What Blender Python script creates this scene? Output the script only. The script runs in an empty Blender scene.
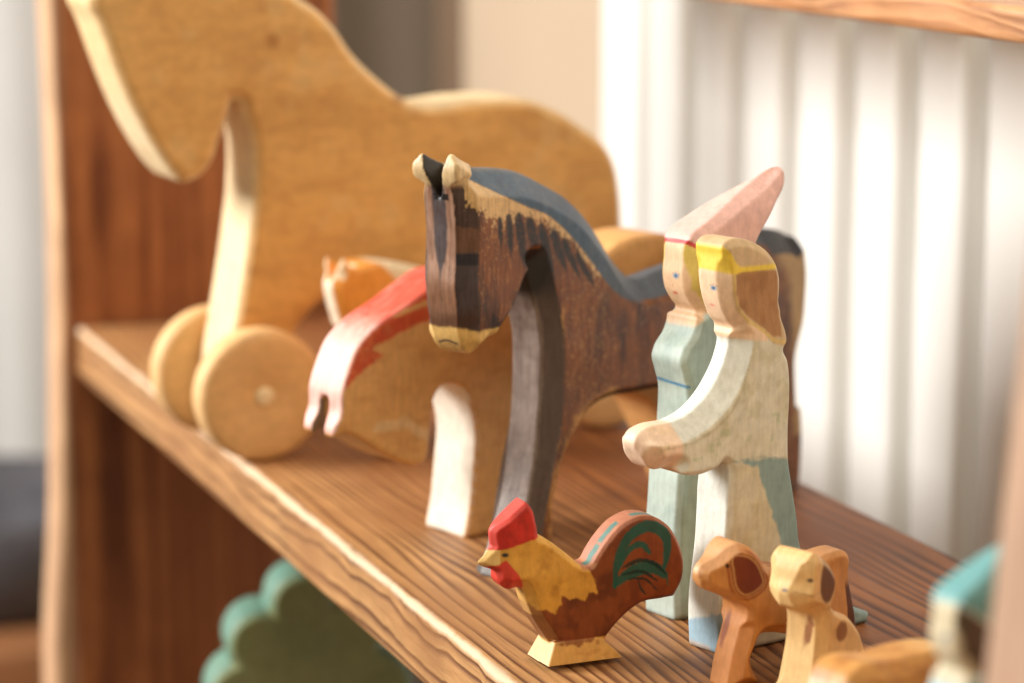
import bpy, bmesh, math, random
import numpy as np
from mathutils import Vector, Matrix
CM = 0.01
C = bpy.context.scene.collection
rng = random.Random(7)

# ------------------------------------------------------------------ profiles (cm, side view: forward, up, corner flag)
PR = {
 'horse': [(2.81,13.07,0),(2.74,13.49,0),(2.7,13.68,0),(2.62,13.59,0),(1.56,13.11,0),(0.9,13.0,0),(0.07,12.92,0),(-0.62,12.8,0),(-1.22,12.62,0),(-2.39,12.13,0),(-3.32,11.69,0),(-4.27,11.02,0),(-5.19,10.17,0),(-6.01,9.3,0),(-6.85,8.7,0),(-8.48,8.73,0),(-10.93,8.94,0),(-13.04,9.34,0),(-15.17,9.38,0),(-16.06,9.14,0),(-16.53,8.77,0),(-16.71,8.22,0),(-16.84,7.5,0),(-16.64,5.98,0),(-16.13,4.66,0),(-16.25,3.21,0),(-16.36,1.75,0),(-16.2,0,1),(-13.9,0,1),(-14.11,1.42,0),(-13.56,2.94,0),(-12.28,3.92,0),(-9.85,4.72,0),(-7.63,5.0,0),(-6.06,5.08,0),(-4.79,5.12,0),(-3.82,4.89,0),(-3.24,4.43,0),(-2.61,3.77,0),(-2.2,3.1,0),(-1.89,2.22,0),(-1.9,1.02,0),(-1.7,0,1),(0,0,1),(-0.65,1.51,0),(-1.11,2.51,0),(-1.47,4.08,0),(-1.67,5.71,0),(-1.66,7.65,0),(-0.84,9.88,1),(-0.44,9.68,0),(0.01,9.0,0),(0.4,8.56,0),(0.75,8.23,0),(1.1,7.75,0),(1.48,7.53,0),(1.73,7.44,0),(2.16,7.78,0),(2.37,8.59,0),(2.42,9.05,0),(2.51,9.66,0),(2.46,10.41,0),(2.45,11.38,0),(2.5,11.92,0),(2.59,12.53,0)],
 'pony': [(5.25,4.31,0),(5.2,4.08,0),(4.95,4.22,0),(4.64,4.16,0),(3.65,3.53,0),(2.68,2.99,0),(1.91,2.78,0),(1.66,2.84,0),(1.45,3.54,0),(1.36,4.36,0),(1.23,4.94,0),(0.9,5.26,0),(0.4,5.23,0),(0.07,5.05,0),(-0.31,4.33,0),(-0.48,3.34,0),(-0.39,2.24,0),(-0.22,0.95,0),(0,0,1),(-2.3,0,1),(-2.11,2.02,0),(-2.54,3.32,0),(-3.42,4.16,0),(-4.98,4.3,0),(-6.57,4.09,0),(-8.21,3.53,0),(-9.07,2.42,0),(-10.3,0,1),(-12,0,1),(-10.03,2.64,0),(-10.31,5.81,0),(-10.2,7.24,0),(-10.04,8.38,0),(-9.45,9.14,0),(-8.14,9.4,0),(-6.99,9.26,0),(-5.63,8.68,0),(-3.19,8.48,0),(-0.62,8.85,0),(0.42,8.82,0),(1.27,8.62,0),(2.45,8.03,0),(3.62,7.51,0),(4.29,6.98,0),(4.69,6.26,0),(4.97,5.52,0),(5.0,4.89,0)],
 'fox': [(2.58,7.48,0),(2.45,7.79,0),(2.29,7.72,0),(2.17,7.44,0),(1.31,7.5,0),(0.44,7.45,0),(-0.39,7.29,0),(-1.23,7.02,0),(-2.4,6.34,0),(-3.12,5.32,0),(-3.35,3.39,0),(-5.2,0,1),(-3.9,0,1),(-2.14,2.02,0),(-1.43,2.68,0),(-0.91,2.37,0),(-1.2,0,1),(0,0,1),(0.22,1.2,0),(0.58,3.13,0),(1.21,4.32,0),(1.89,4.88,0),(2.38,5.2,0),(2.51,5.54,0),(2.7,6.17,0),(2.82,6.8,0),(2.71,7.17,0)],
 'whorse': [(5.81,17.01,0),(5.5,16.25,0),(4.99,14.73,0),(4.43,13.31,0),(3.72,11.87,0),(2.99,10.77,0),(2.51,10.27,1),(1.89,10.46,0),(1.35,10.99,0),(1.06,11.75,0),(0.78,12.51,0),(0.53,13.34,1),(0.23,13.29,0),(0.01,12.62,0),(-0.25,11.69,0),(-0.27,10.8,0),(-0.21,9.61,0),(-0.03,8.39,0),(0.31,6.43,0),(0.62,4.75,0),(0.88,3.19,0),(1.0,1.0,1),(-1.6,1.0,1),(-1.9,4.0,0),(-1.82,4.42,0),(-2.39,5.18,0),(-3.39,5.8,0),(-5.33,6.09,0),(-8.21,6.1,0),(-10.3,5.77,0),(-12.0,5.02,0),(-12.95,3.89,0),(-12.6,4.0,0),(-12.8,1.0,1),(-15.4,1.0,1),(-15.4,4.0,0),(-15.68,4.66,0),(-15.45,7.05,0),(-15.31,9.03,0),(-15.04,10.21,0),(-14.57,10.97,0),(-13.79,11.56,0),(-12.59,12.31,0),(-11.4,12.78,0),(-9.05,12.87,0),(-7.28,12.72,0),(-6.34,13.0,0),(-5.2,13.83,0),(-4.21,14.79,0),(-3.55,15.74,0),(-2.85,16.46,0),(-2.31,16.8,0),(-1.12,17.63,0),(0.4,18.39,0),(2.28,18.89,0),(3.77,19.16,0),(4.3,19.98,0),(4.78,20.1,0),(5.09,19.11,0),(5.38,18.06,0)],
 'doll2': [(0.01,11.46,0),(0.03,11.67,0),(-0.14,11.86,0),(-0.51,11.9,0),(-1.03,11.78,0),(-1.6,11.47,0),(-1.95,11.07,0),(-2.11,10.6,0),(-2.12,10.03,0),(-2.13,9.54,0),(-2.3,9.1,0),(-2.34,8.8,0),(-2.19,8.59,0),(-2.35,8.29,0),(-2.44,7.7,0),(-2.46,7.09,0),(-2.44,6.13,0),(-2.46,5.31,0),(-2.64,4.47,0),(-2.85,3.61,0),(-2.99,2.76,0),(-3.52,1.82,0),(-4.74,0.8,0),(-5.8,0.3,1),(-5.7,0,1),(0,0,1),(0.05,1.2,0),(-0.14,3.32,0),(-0.22,4.64,0),(-0.15,5.57,0),(0.29,5.46,0),(0.88,5.4,0),(1.5,5.51,0),(1.74,5.67,0),(2.21,5.65,0),(2.42,5.75,0),(2.66,6.04,0),(2.84,6.43,0),(2.7,6.72,0),(2.27,6.87,0),(1.51,6.88,0),(0.72,7.15,0),(0.1,7.62,0),(-0.27,8.15,0),(-0.47,8.65,0),(-0.54,8.94,0),(-0.5,9.19,0),(-0.58,9.31,0),(-0.35,9.59,0),(-0.16,9.95,0),(-0.04,10.36,0),(0.04,10.87,0)],
 'doll1': [(-4.45,13.11,0),(-3.36,12.79,0),(-2.45,12.42,0),(-1.34,11.89,0),(-0.58,11.49,0),(-0.4,11.15,0),(-0.37,10.67,0),(-0.34,10.26,0),(-0.42,9.81,0),(-0.66,9.44,0),(-0.88,9.16,0),(-0.72,9.01,0),(-0.7,8.86,0),(-0.56,8.52,0),(-0.22,8.12,0),(-0.11,7.77,0),(-0.23,7.38,0),(-0.39,6.88,0),(-0.4,6.28,0),(-0.34,5.43,0),(-0.09,4.57,0),(0.01,3.41,0),(0.07,1.87,0),(0,0,1),(-4.3,0,1),(-3.32,1.35,0),(-2.86,4.2,0),(-2.66,6.36,0),(-2.55,7.88,0),(-2.38,8.51,0),(-2.14,8.77,0),(-2.37,9.11,0),(-2.59,9.83,0),(-2.85,10.7,0),(-3.0,11.1,0),(-3.34,11.61,0),(-3.82,12.16,0),(-4.36,12.65,0),(-4.49,12.96,0)],
 'rooster': [(1.45,4.07,0),(1.0,4.45,0),(0.49,4.85,1),(0.28,4.6,0),(0.18,4.26,0),(0.08,3.81,1),(-0.17,3.7,0),(-0.44,3.5,0),(-0.87,3.14,0),(-1.21,2.85,0),(-1.46,2.85,0),(-1.64,3.12,0),(-1.92,3.49,0),(-2.35,3.9,0),(-2.88,4.11,0),(-3.41,4.06,0),(-3.92,3.72,0),(-4.24,3.19,0),(-4.38,2.62,0),(-4.32,2.13,0),(-4.07,1.66,1),(-3.6,1.63,0),(-3.09,1.6,0),(-2.65,1.38,0),(-2.22,1.03,0),(-1.94,0.71,0),(-1.85,0.4,0),(-1.75,0.6,1),(-0.4,0.6,1),(-0.3,0.65,0),(-0.02,1.05,0),(0.26,1.49,0),(0.47,1.97,0),(0.62,2.39,0),(0.73,2.43,0),(1.04,2.4,0),(1.29,2.64,0),(1.32,2.92,1),(1.49,3.0,0),(1.77,3.1,0),(1.83,3.19,0),(1.65,3.37,0),(1.41,3.64,1),(1.44,3.77,0)],
 'dog': [(0.84,3.3,0),(0.71,3.53,0),(0.39,3.7,0),(0.07,3.98,0),(-0.23,4.08,0),(-0.56,3.94,0),(-0.9,3.62,0),(-1.11,3.28,0),(-1.62,3.18,0),(-2.38,3.1,0),(-3.0,3.24,0),(-3.42,3.32,0),(-4.0,3.31,0),(-4.17,3.11,0),(-4.14,2.56,0),(-4.2,1.86,0),(-4.29,1.27,0),(-4.5,0,1),(-3.5,0,1),(-3.21,0.58,0),(-2.78,1.05,0),(-2.08,1.27,0),(-1.49,1.36,0),(-1.11,1.36,0),(-0.95,1.08,0),(-0.79,0.68,0),(-1.1,0,1),(0,0,1),(-0.16,0.87,0),(-0.38,1.6,0),(-0.51,2.23,0),(-0.09,2.48,0),(0.31,2.69,0),(0.64,2.85,0)],
 'sdog': [(0.1,4.14,0),(-0.1,4.25,0),(-0.37,4.1,0),(-0.77,3.78,0),(-0.95,3.42,0),(-0.92,2.95,0),(-0.8,2.73,0),(-1.56,2.24,0),(-2.11,1.65,0),(-2.4,0.97,0),(-3.1,0,1),(0,0,1),(-0.19,0.68,0),(-0.27,1.13,0),(-0.37,1.77,0),(-0.31,2.48,0),(0.06,2.67,0),(0.28,2.78,0),(0.37,2.94,0),(0.46,3.21,0),(0.34,3.51,0),(0.27,3.84,0)],
 'lying': [(0.6,3.01,0),(0.46,3.42,0),(0.08,3.63,0),(-0.89,3.55,0),(-1.94,3.59,0),(-3.05,3.49,0),(-4.09,3.03,0),(-5.6,3.2,0),(-6.1,0,1),(0,0,1),(0.6,1.5,0)]}
FR = {'horse':(-81.09,28.87,32.0),'pony':(-87.16,29.32,20.0),'fox':(-98.67,31.09,20.0),'whorse':(-102.71,26.29,4.0),'doll2':(-71.69,31.92,17.0),'doll1':(-75.41,32.14,17.0),'rooster':(-71.89,26.91,4.0),'dog':(-68.51,30.95,12.0),'sdog':(-66.24,32.09,26.0),'lying':(-58.67,29.81,16.0),'teal':(-48.8,26.75,17)}     # where each toy stands on the shelf: x, y (cm), turn in degrees

# ------------------------------------------------------------------ helpers
def tag(o, label=None, cat=None, group=None, kind=None):
    if label: o['label'] = label
    if cat: o['category'] = cat
    if group: o['group'] = group
    if kind: o['kind'] = kind
    return o
def empty(name, loc, rz=0.0):
    o = bpy.data.objects.new(name, None); C.objects.link(o)
    o.empty_display_size = 0.01
    o.location = [c * CM for c in loc]; o.rotation_euler = (0, 0, math.radians(rz)); return o
def link(name, me, mat, parent=None, loc=None, rz=None):
    o = bpy.data.objects.new(name, me); C.objects.link(o)
    if mat: me.materials.clear(); me.materials.append(mat)
    if parent: o.parent = parent
    if loc is not None: o.location = [c * CM for c in loc]
    if rz is not None: o.rotation_euler = (0, 0, math.radians(rz))
    return o
def catmull(pts, closed=True, n=6):
    out = []; N = len(pts)
    P = [np.array(p[:2], float) for p in pts]; cr = [bool(p[2]) if len(p) > 2 else False for p in pts]
    for i in range(N if closed else N - 1):
        a, b = P[i], P[(i + 1) % N]
        L = np.linalg.norm(b - a) + 1e-9
        def tan(j):
            p0, p1, p2 = P[(j - 1) % N], P[j % N], P[(j + 1) % N]
            u = (p1 - p0) / (np.linalg.norm(p1 - p0) + 1e-9); v = (p2 - p1) / (np.linalg.norm(p2 - p1) + 1e-9)
            m = u + v; l = np.linalg.norm(m)
            return m / l if l > 1e-6 else v
        ta = (b - a) / L if cr[i] else tan(i)
        tb = (b - a) / L if cr[(i + 1) % N] else tan((i + 1) % N)
        if not closed and i == 0: ta = (b - a) / L
        if not closed and i == N - 2: tb = (b - a) / L
        for k in range(n):
            t = k / n; h00 = 2*t**3-3*t**2+1; h10 = t**3-2*t**2+t; h01 = -2*t**3+3*t**2; h11 = t**3-t**2
            out.append(h00*a + h10*L*ta*.9 + h01*b + h11*L*tb*.9)
    if not closed: out.append(P[-1])
    return np.array(out)
def seg_dist(px, py, X, Y, closed=True):
    d = np.full(X.shape, 1e9, np.float32); n = len(px)
    for i in range(n if closed else n - 1):
        ax, ay, bx, by = px[i], py[i], px[(i+1) % n], py[(i+1) % n]
        ex, ey = bx-ax, by-ay; wx, wy = X-ax, Y-ay
        t = np.clip((wx*ex + wy*ey) / (ex*ex + ey*ey + 1e-12), 0, 1)
        d = np.minimum(d, (wx-ex*t)**2 + (wy-ey*t)**2)
    return np.sqrt(d)
def inside(px, py, X, Y):
    c = np.zeros(X.shape, bool); n = len(px)
    for i in range(n):
        ax, ay, bx, by = px[i], py[i], px[(i+1) % n], py[(i+1) % n]
        if ay == by: continue
        m = ((ay > Y) != (by > Y)) & (X < (bx-ax)*(Y-ay)/(by-ay)+ax)
        c ^= m
    return c
def poly_sd(pts, X, Y):
    px, py = [p[0] for p in pts], [p[1] for p in pts]
    d = seg_dist(px, py, X, Y)
    return np.where(inside(px, py, X, Y), -d, d)
def line_d(pts, X, Y):
    return seg_dist([p[0] for p in pts], [p[1] for p in pts], X, Y, closed=False)
def sstep(a, b, x):
    t = np.clip((x - a) / (b - a), 0, 1); return t*t*(3-2*t)
def hash3(i, j, k, seed):
    h = (i.astype(np.int64)*374761393 + j.astype(np.int64)*668265263 + k.astype(np.int64)*2147483647 + seed*974634777) & 0xffffffff
    h = ((h ^ (h >> 13)) * 1274126177) & 0xffffffff
    return ((h ^ (h >> 16)) & 0xffff).astype(np.float32) / 65535.0
def vnoise(x, y, z, seed=0):
    xi, yi, zi = np.floor(x), np.floor(y), np.floor(z)
    u, v, w = x-xi, y-yi, z-zi
    u, v, w = u*u*(3-2*u), v*v*(3-2*v), w*w*(3-2*w)
    r = 0
    for a in (0, 1):
        for b in (0, 1):
            for c in (0, 1):
                wt = (u if a else 1-u)*(v if b else 1-v)*(w if c else 1-w)
                r = r + wt*hash3(xi+a, yi+b, zi+c, seed)
    return r
def fbm(x, y, z, seed=0, o=3):
    r, a, s = 0, .5, 0
    for k in range(o):
        r = r + a*vnoise(x*2**k, y*2**k, z*2**k, seed+k*17); s += a; a *= .55
    return r / s

# a carved slab of wood: side profile, half thickness w(s,z), hand-cut bevels along chosen edges
class Carving:
    def __init__(self, lo, hi, h):
        self.lo, self.h = np.array(lo, float), h
        n = [int(math.ceil((hi[i]-lo[i])/h)) + 1 for i in range(3)]
        ax = [lo[i] + h*np.arange(n[i]) for i in range(3)]
        self.S, self.Z = np.meshgrid(ax[0].astype(np.float32), ax[2].astype(np.float32), indexing='ij')
        self.T = ax[1].astype(np.float32)[None, :, None]
        self.S3, self.Z3 = self.S[:, None, :], self.Z[:, None, :]
        self.f = None
    def slab(self, pts, w, b=.12, c=.12, zones=(), tc=0.0, n=6, smooth=True):
        P = catmull(pts, n=n) if smooth else np.array([p[:2] for p in pts])
        d2 = poly_sd(P, self.S, self.Z)
        w = w(self.S, self.Z) if callable(w) else np.full(d2.shape, w, np.float32)
        B = np.full(d2.shape, b, np.float32); Cc = np.full(d2.shape, c, np.float32)
        for (line, zb, zc) in zones:
            dl = line_d(line, self.S, self.Z)
            m = 1 - sstep(.02, .28, dl - np.abs(d2))
            B = B*(1-m) + zb*m; Cc = Cc*(1-m) + zc*m
        d3, w3, B3, C3 = d2[:, None, :], w[:, None, :], B[:, None, :], Cc[:, None, :]
        tc = tc(self.S, self.Z)[:, None, :] if callable(tc) else tc
        q = np.abs(self.T - tc) - w3
        g = (d3/C3 + 1 + q/B3) / np.sqrt(1/C3**2 + 1/B3**2)
        return np.maximum(np.maximum(d3, q), g).astype(np.float32)
    def add(self, f): self.f = f if self.f is None else np.minimum(self.f, f)
    def cut(self, f): self.f = np.maximum(self.f, -f)
    def soften(self, k=2, rough=.010, seed=1, sc=1.1):
        f = self.f
        for _ in range(k):
            for a in range(3):
                g = f.copy()
                sl = [slice(None)]*3; sm = [slice(None)]*3; sp = [slice(None)]*3
                sl[a], sm[a], sp[a] = slice(1, -1), slice(0, -2), slice(2, None)
                g[tuple(sl)] = .5*f[tuple(sl)] + .25*(f[tuple(sm)] + f[tuple(sp)])
                f = g
        r = np.random.RandomState(seed)
        for _ in range(7):
            k3 = r.randn(3); k3 = k3/np.linalg.norm(k3)*r.uniform(.8, 3.2)*sc
            f = f + (rough/2.2*np.sin(k3[0]*self.S3 + k3[1]*self.T + k3[2]*self.Z3 + r.uniform(0, 6.3))).astype(np.float32)
        self.f = f
    def mesh(self):
        f = self.f; s = f < 0
        cnt = np.zeros(tuple(n-1 for n in f.shape), np.int8)
        for a in (0, 1):
            for b in (0, 1):
                for c in (0, 1):
                    cnt += s[a:f.shape[0]-1+a, b:f.shape[1]-1+b, c:f.shape[2]-1+c]
        act = np.argwhere((cnt > 0) & (cnt < 8)); del cnt
        idx = np.full(tuple(n-1 for n in f.shape), -1, np.int32)
        idx[act[:, 0], act[:, 1], act[:, 2]] = np.arange(len(act))
        cv = np.empty((len(act), 2, 2, 2), np.float32)
        for a in (0, 1):
            for b in (0, 1):
                for c in (0, 1):
                    cv[:, a, b, c] = f[act[:, 0]+a, act[:, 1]+b, act[:, 2]+c]
        acc = np.zeros((len(act), 3), np.float64); num = np.zeros(len(act))
        for ax in range(3):
            for p in (0, 1):
                for q in (0, 1):
                    i0 = [p, q]; i0.insert(ax, 0); i1 = [p, q]; i1.insert(ax, 1)
                    v0, v1 = cv[(slice(None),)+tuple(i0)], cv[(slice(None),)+tuple(i1)]
                    m = (v0 < 0) != (v1 < 0)
                    t = np.where(m, v0/np.where(m, v0-v1, 1), 0)
                    pos = np.zeros((len(act), 3)); pos[:] = i0; pos[:, ax] = t
                    acc += pos*m[:, None]; num += m
        acc /= num[:, None]
        V = (act + acc)*self.h + self.lo
        gx = (cv[:, 1].mean((1, 2)) - cv[:, 0].mean((1, 2))); gy = cv[:, :, 1].mean((1, 2)) - cv[:, :, 0].mean((1, 2)); gz = cv[:, :, :, 1].mean((1, 2)) - cv[:, :, :, 0].mean((1, 2))
        Nn = np.stack([gx, gy, gz], 1); Nn /= np.linalg.norm(Nn, axis=1)[:, None] + 1e-9
        Q = []
        for ax in range(3):
            sl0 = [slice(1, -1)]*3; sl1 = [slice(1, -1)]*3
            sl0[ax] = slice(0, -1); sl1[ax] = slice(1, None)
            a0, a1 = s[tuple(sl0)], s[tuple(sl1)]
            e = np.argwhere(a0 != a1); off = [1, 1, 1]; off[ax] = 0
            g = e + off
            fl = a0[e[:, 0], e[:, 1], e[:, 2]]
            u, v = (ax+1) % 3, (ax+2) % 3
            def cell(du, dv):
                k = g.copy(); k[:, u] += du; k[:, v] += dv
                return idx[k[:, 0], k[:, 1], k[:, 2]]
            q = np.stack([cell(-1, -1), cell(0, -1), cell(0, 0), cell(-1, 0)], 1)
            q[~fl] = q[~fl][:, ::-1]
            Q.append(q)
        Q = np.concatenate(Q); Q = Q[(Q >= 0).all(1)]
        return V, Nn, Q

def make_mesh(name, V, Nn, Q, col):
    used, inv = np.unique(Q, return_inverse=True); inv = inv.reshape(Q.shape)
    v = V[used]*CM; me = bpy.data.meshes.new(name)
    me.vertices.add(len(v)); me.vertices.foreach_set('co', v.astype(np.float32).ravel())
    me.loops.add(inv.size); me.loops.foreach_set('vertex_index', inv.astype(np.int32).ravel())
    me.polygons.add(len(inv)); me.polygons.foreach_set('loop_start', np.arange(0, inv.size, 4, dtype=np.int32))
    me.update(calc_edges=True); me.validate()
    me.polygons.foreach_set('use_smooth', np.ones(len(me.polygons), bool))
    a = me.color_attributes.new('Col', 'FLOAT_COLOR', 'POINT')
    cc = np.ones((len(v), 4), np.float32); cc[:, :3] = col[used]; a.data.foreach_set('color', cc.ravel())
    me.normals_split_custom_set_from_vertices([tuple(x) for x in Nn[used]])
    return me
# split one carved solid into its painted parts (label per face); the first name is the main part
def carve_parts(root, cv, paint, parts, mat):
    V, Nn, Q = cv.mesh()
    col, lab = paint(V[:, 0], V[:, 1], V[:, 2], Nn)
    fl = lab[Q[:, 0]]
    out = {}
    for i, nm in enumerate(parts):
        nm, sub = (nm if isinstance(nm, tuple) else (nm, None))
        q = Q[fl == i]
        if len(q) < 6: continue
        par = out.get(sub, root) if sub else root
        out[nm + '#%d' % i] = o = link(nm, make_mesh(nm, V, Nn, q, col), mat, par)
        out[nm] = out.get(nm, o)
    return out

def srgb(r, g, b):
    return np.array([((c/255+.055)/1.055)**2.4 if c/255 > .04045 else c/255/12.92 for c in (r, g, b)], np.float32)
class Paint:
    def __init__(self, s, t, z, N, base):
        self.s, self.t, self.z, self.N = s, t, z, N
        self.col = np.tile(np.asarray(base, np.float32), (len(s), 1)); self.lab = np.zeros(len(s), np.int32)
        self.j = (fbm(s*5, t*5, z*5, 3) - .5); self.j2 = (fbm(s*16, t*16, z*16, 9, 2) - .5)
    def put(self, m, c, a=1.0):
        m = np.clip(m, 0, 1)[:, None]*a; self.col = self.col*(1-m) + np.asarray(c, np.float32)[None]*m
    def poly(self, pts, soft=.05, jit=.06, smooth=False, n=5):
        P = catmull(pts, n=n) if smooth else np.array([p[:2] for p in pts])
        return 1 - sstep(-soft, soft, poly_sd(P, self.s, self.z) + jit*2*self.j)
    def line(self, pts, r=.05, soft=.03, jit=.03, X=None, Y=None, taper=False):
        X = self.s if X is None else X; Y = self.z if Y is None else Y
        return 1 - sstep(-soft, soft, line_d(pts, X, Y) - r + jit*2*self.j2)
    def blob(self, cs, cz, rs, rz, soft=.04, jit=.03, ang=0.0, X=None):
        X = self.s if X is None else X
        a = math.radians(ang); x = (X-cs)*math.cos(a) + (self.z-cz)*math.sin(a); y = -(X-cs)*math.sin(a) + (self.z-cz)*math.cos(a)
        r = np.sqrt((x/rs)**2 + (y/rz)**2) - 1
        k = min(rs, rz)
        return 1 - sstep(-soft, soft, r*k + jit*2*self.j)

# ------------------------------------------------------------------ materials
def new_mat(name):
    m = bpy.data.materials.new(name); m.use_nodes = True; nt = m.node_tree
    return m, nt, nt.nodes['Principled BSDF']
def N_(nt, typ, **kw):
    n = nt.nodes.new(typ)
    for k, v in kw.items():
        if k.startswith('i_'):
            key = k[2:]; n.inputs[int(key) if key.isdigit() else key.replace('_', ' ')].default_value = v
        else: setattr(n, k, v)
    return n
def ramp(nt, stops):
    r = N_(nt, 'ShaderNodeValToRGB'); e = r.color_ramp.elements
    while len(e) < len(stops): e.new(.5)
    for i, (p, c) in enumerate(stops): e[i].position = p; e[i].color = (*c, 1) if len(c) == 3 else c
    return r
def paint_mat(name, rough=.5, grain=.25, bump=.12, stretch=(1, 1, .12), scale=900, spec=.35, coat=0):
    m, nt, b = new_mat(name); L = nt.links.new
    at = N_(nt, 'ShaderNodeAttribute', attribute_name='Col')
    tc = N_(nt, 'ShaderNodeTexCoord'); mp = N_(nt, 'ShaderNodeMapping'); mp.inputs['Scale'].default_value = [scale*x for x in stretch]
    L(tc.outputs['Object'], mp.inputs[0])
    n1 = N_(nt, 'ShaderNodeTexNoise', i_Scale=1.0, i_Detail=4.0, i_Roughness=.6); L(mp.outputs[0], n1.inputs['Vector'])
    n2 = N_(nt, 'ShaderNodeTexNoise', i_Scale=260.0, i_Detail=5.0, i_Roughness=.65); L(tc.outputs['Object'], n2.inputs['Vector'])
    r1 = ramp(nt, [(.3, (1-grain,)*3), (.7, (1+grain*.35,)*3)]); L(n1.outputs[0], r1.inputs[0])
    r2 = ramp(nt, [(.3, (1-grain*.8, 1-grain*.9, 1-grain)), (.65, (1.06,)*3)]); L(n2.outputs[0], r2.inputs[0])
    m1 = N_(nt, 'ShaderNodeMix', data_type='RGBA', blend_type='MULTIPLY', i_0=1.0); L(at.outputs['Color'], m1.inputs[6]); L(r1.outputs[0], m1.inputs[7])
    m2 = N_(nt, 'ShaderNodeMix', data_type='RGBA', blend_type='MULTIPLY', i_0=1.0); L(m1.outputs[2], m2.inputs[6]); L(r2.outputs[0], m2.inputs[7])
    L(m2.outputs[2], b.inputs['Base Color'])
    rr = N_(nt, 'ShaderNodeMapRange'); rr.inputs['To Min'].default_value = rough-.12; rr.inputs['To Max'].default_value = rough+.15
    L(n2.outputs[0], rr.inputs[0]); L(rr.outputs[0], b.inputs['Roughness'])
    b.inputs['Specular IOR Level'].default_value = spec
    ad = N_(nt, 'ShaderNodeMath', operation='ADD'); L(n1.outputs[0], ad.inputs[0]); L(n2.outputs[0], ad.inputs[1])
    bp = N_(nt, 'ShaderNodeBump', i_Strength=bump, i_Distance=.0006); L(ad.outputs[0], bp.inputs['Height']); L(bp.outputs[0], b.inputs['Normal'])
    if coat: b.inputs['Coat Weight'].default_value = coat; b.inputs['Coat Roughness'].default_value = .35
    return m
def simple(name, col, rough=.6, noise=0, nscale=8, spec=.3):
    m, nt, b = new_mat(name); L = nt.links.new
    b.inputs['Base Color'].default_value = (*col, 1); b.inputs['Roughness'].default_value = rough; b.inputs['Specular IOR Level'].default_value = spec
    if noise:
        tc = N_(nt, 'ShaderNodeTexCoord'); n = N_(nt, 'ShaderNodeTexNoise', i_Scale=float(nscale), i_Detail=5.0); L(tc.outputs['Object'], n.inputs['Vector'])
        r = ramp(nt, [(.3, tuple(c*(1-noise) for c in col)), (.7, tuple(min(1, c*(1+noise)) for c in col))]); L(n.outputs[0], r.inputs[0]); L(r.outputs[0], b.inputs['Base Color'])
    return m
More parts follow.
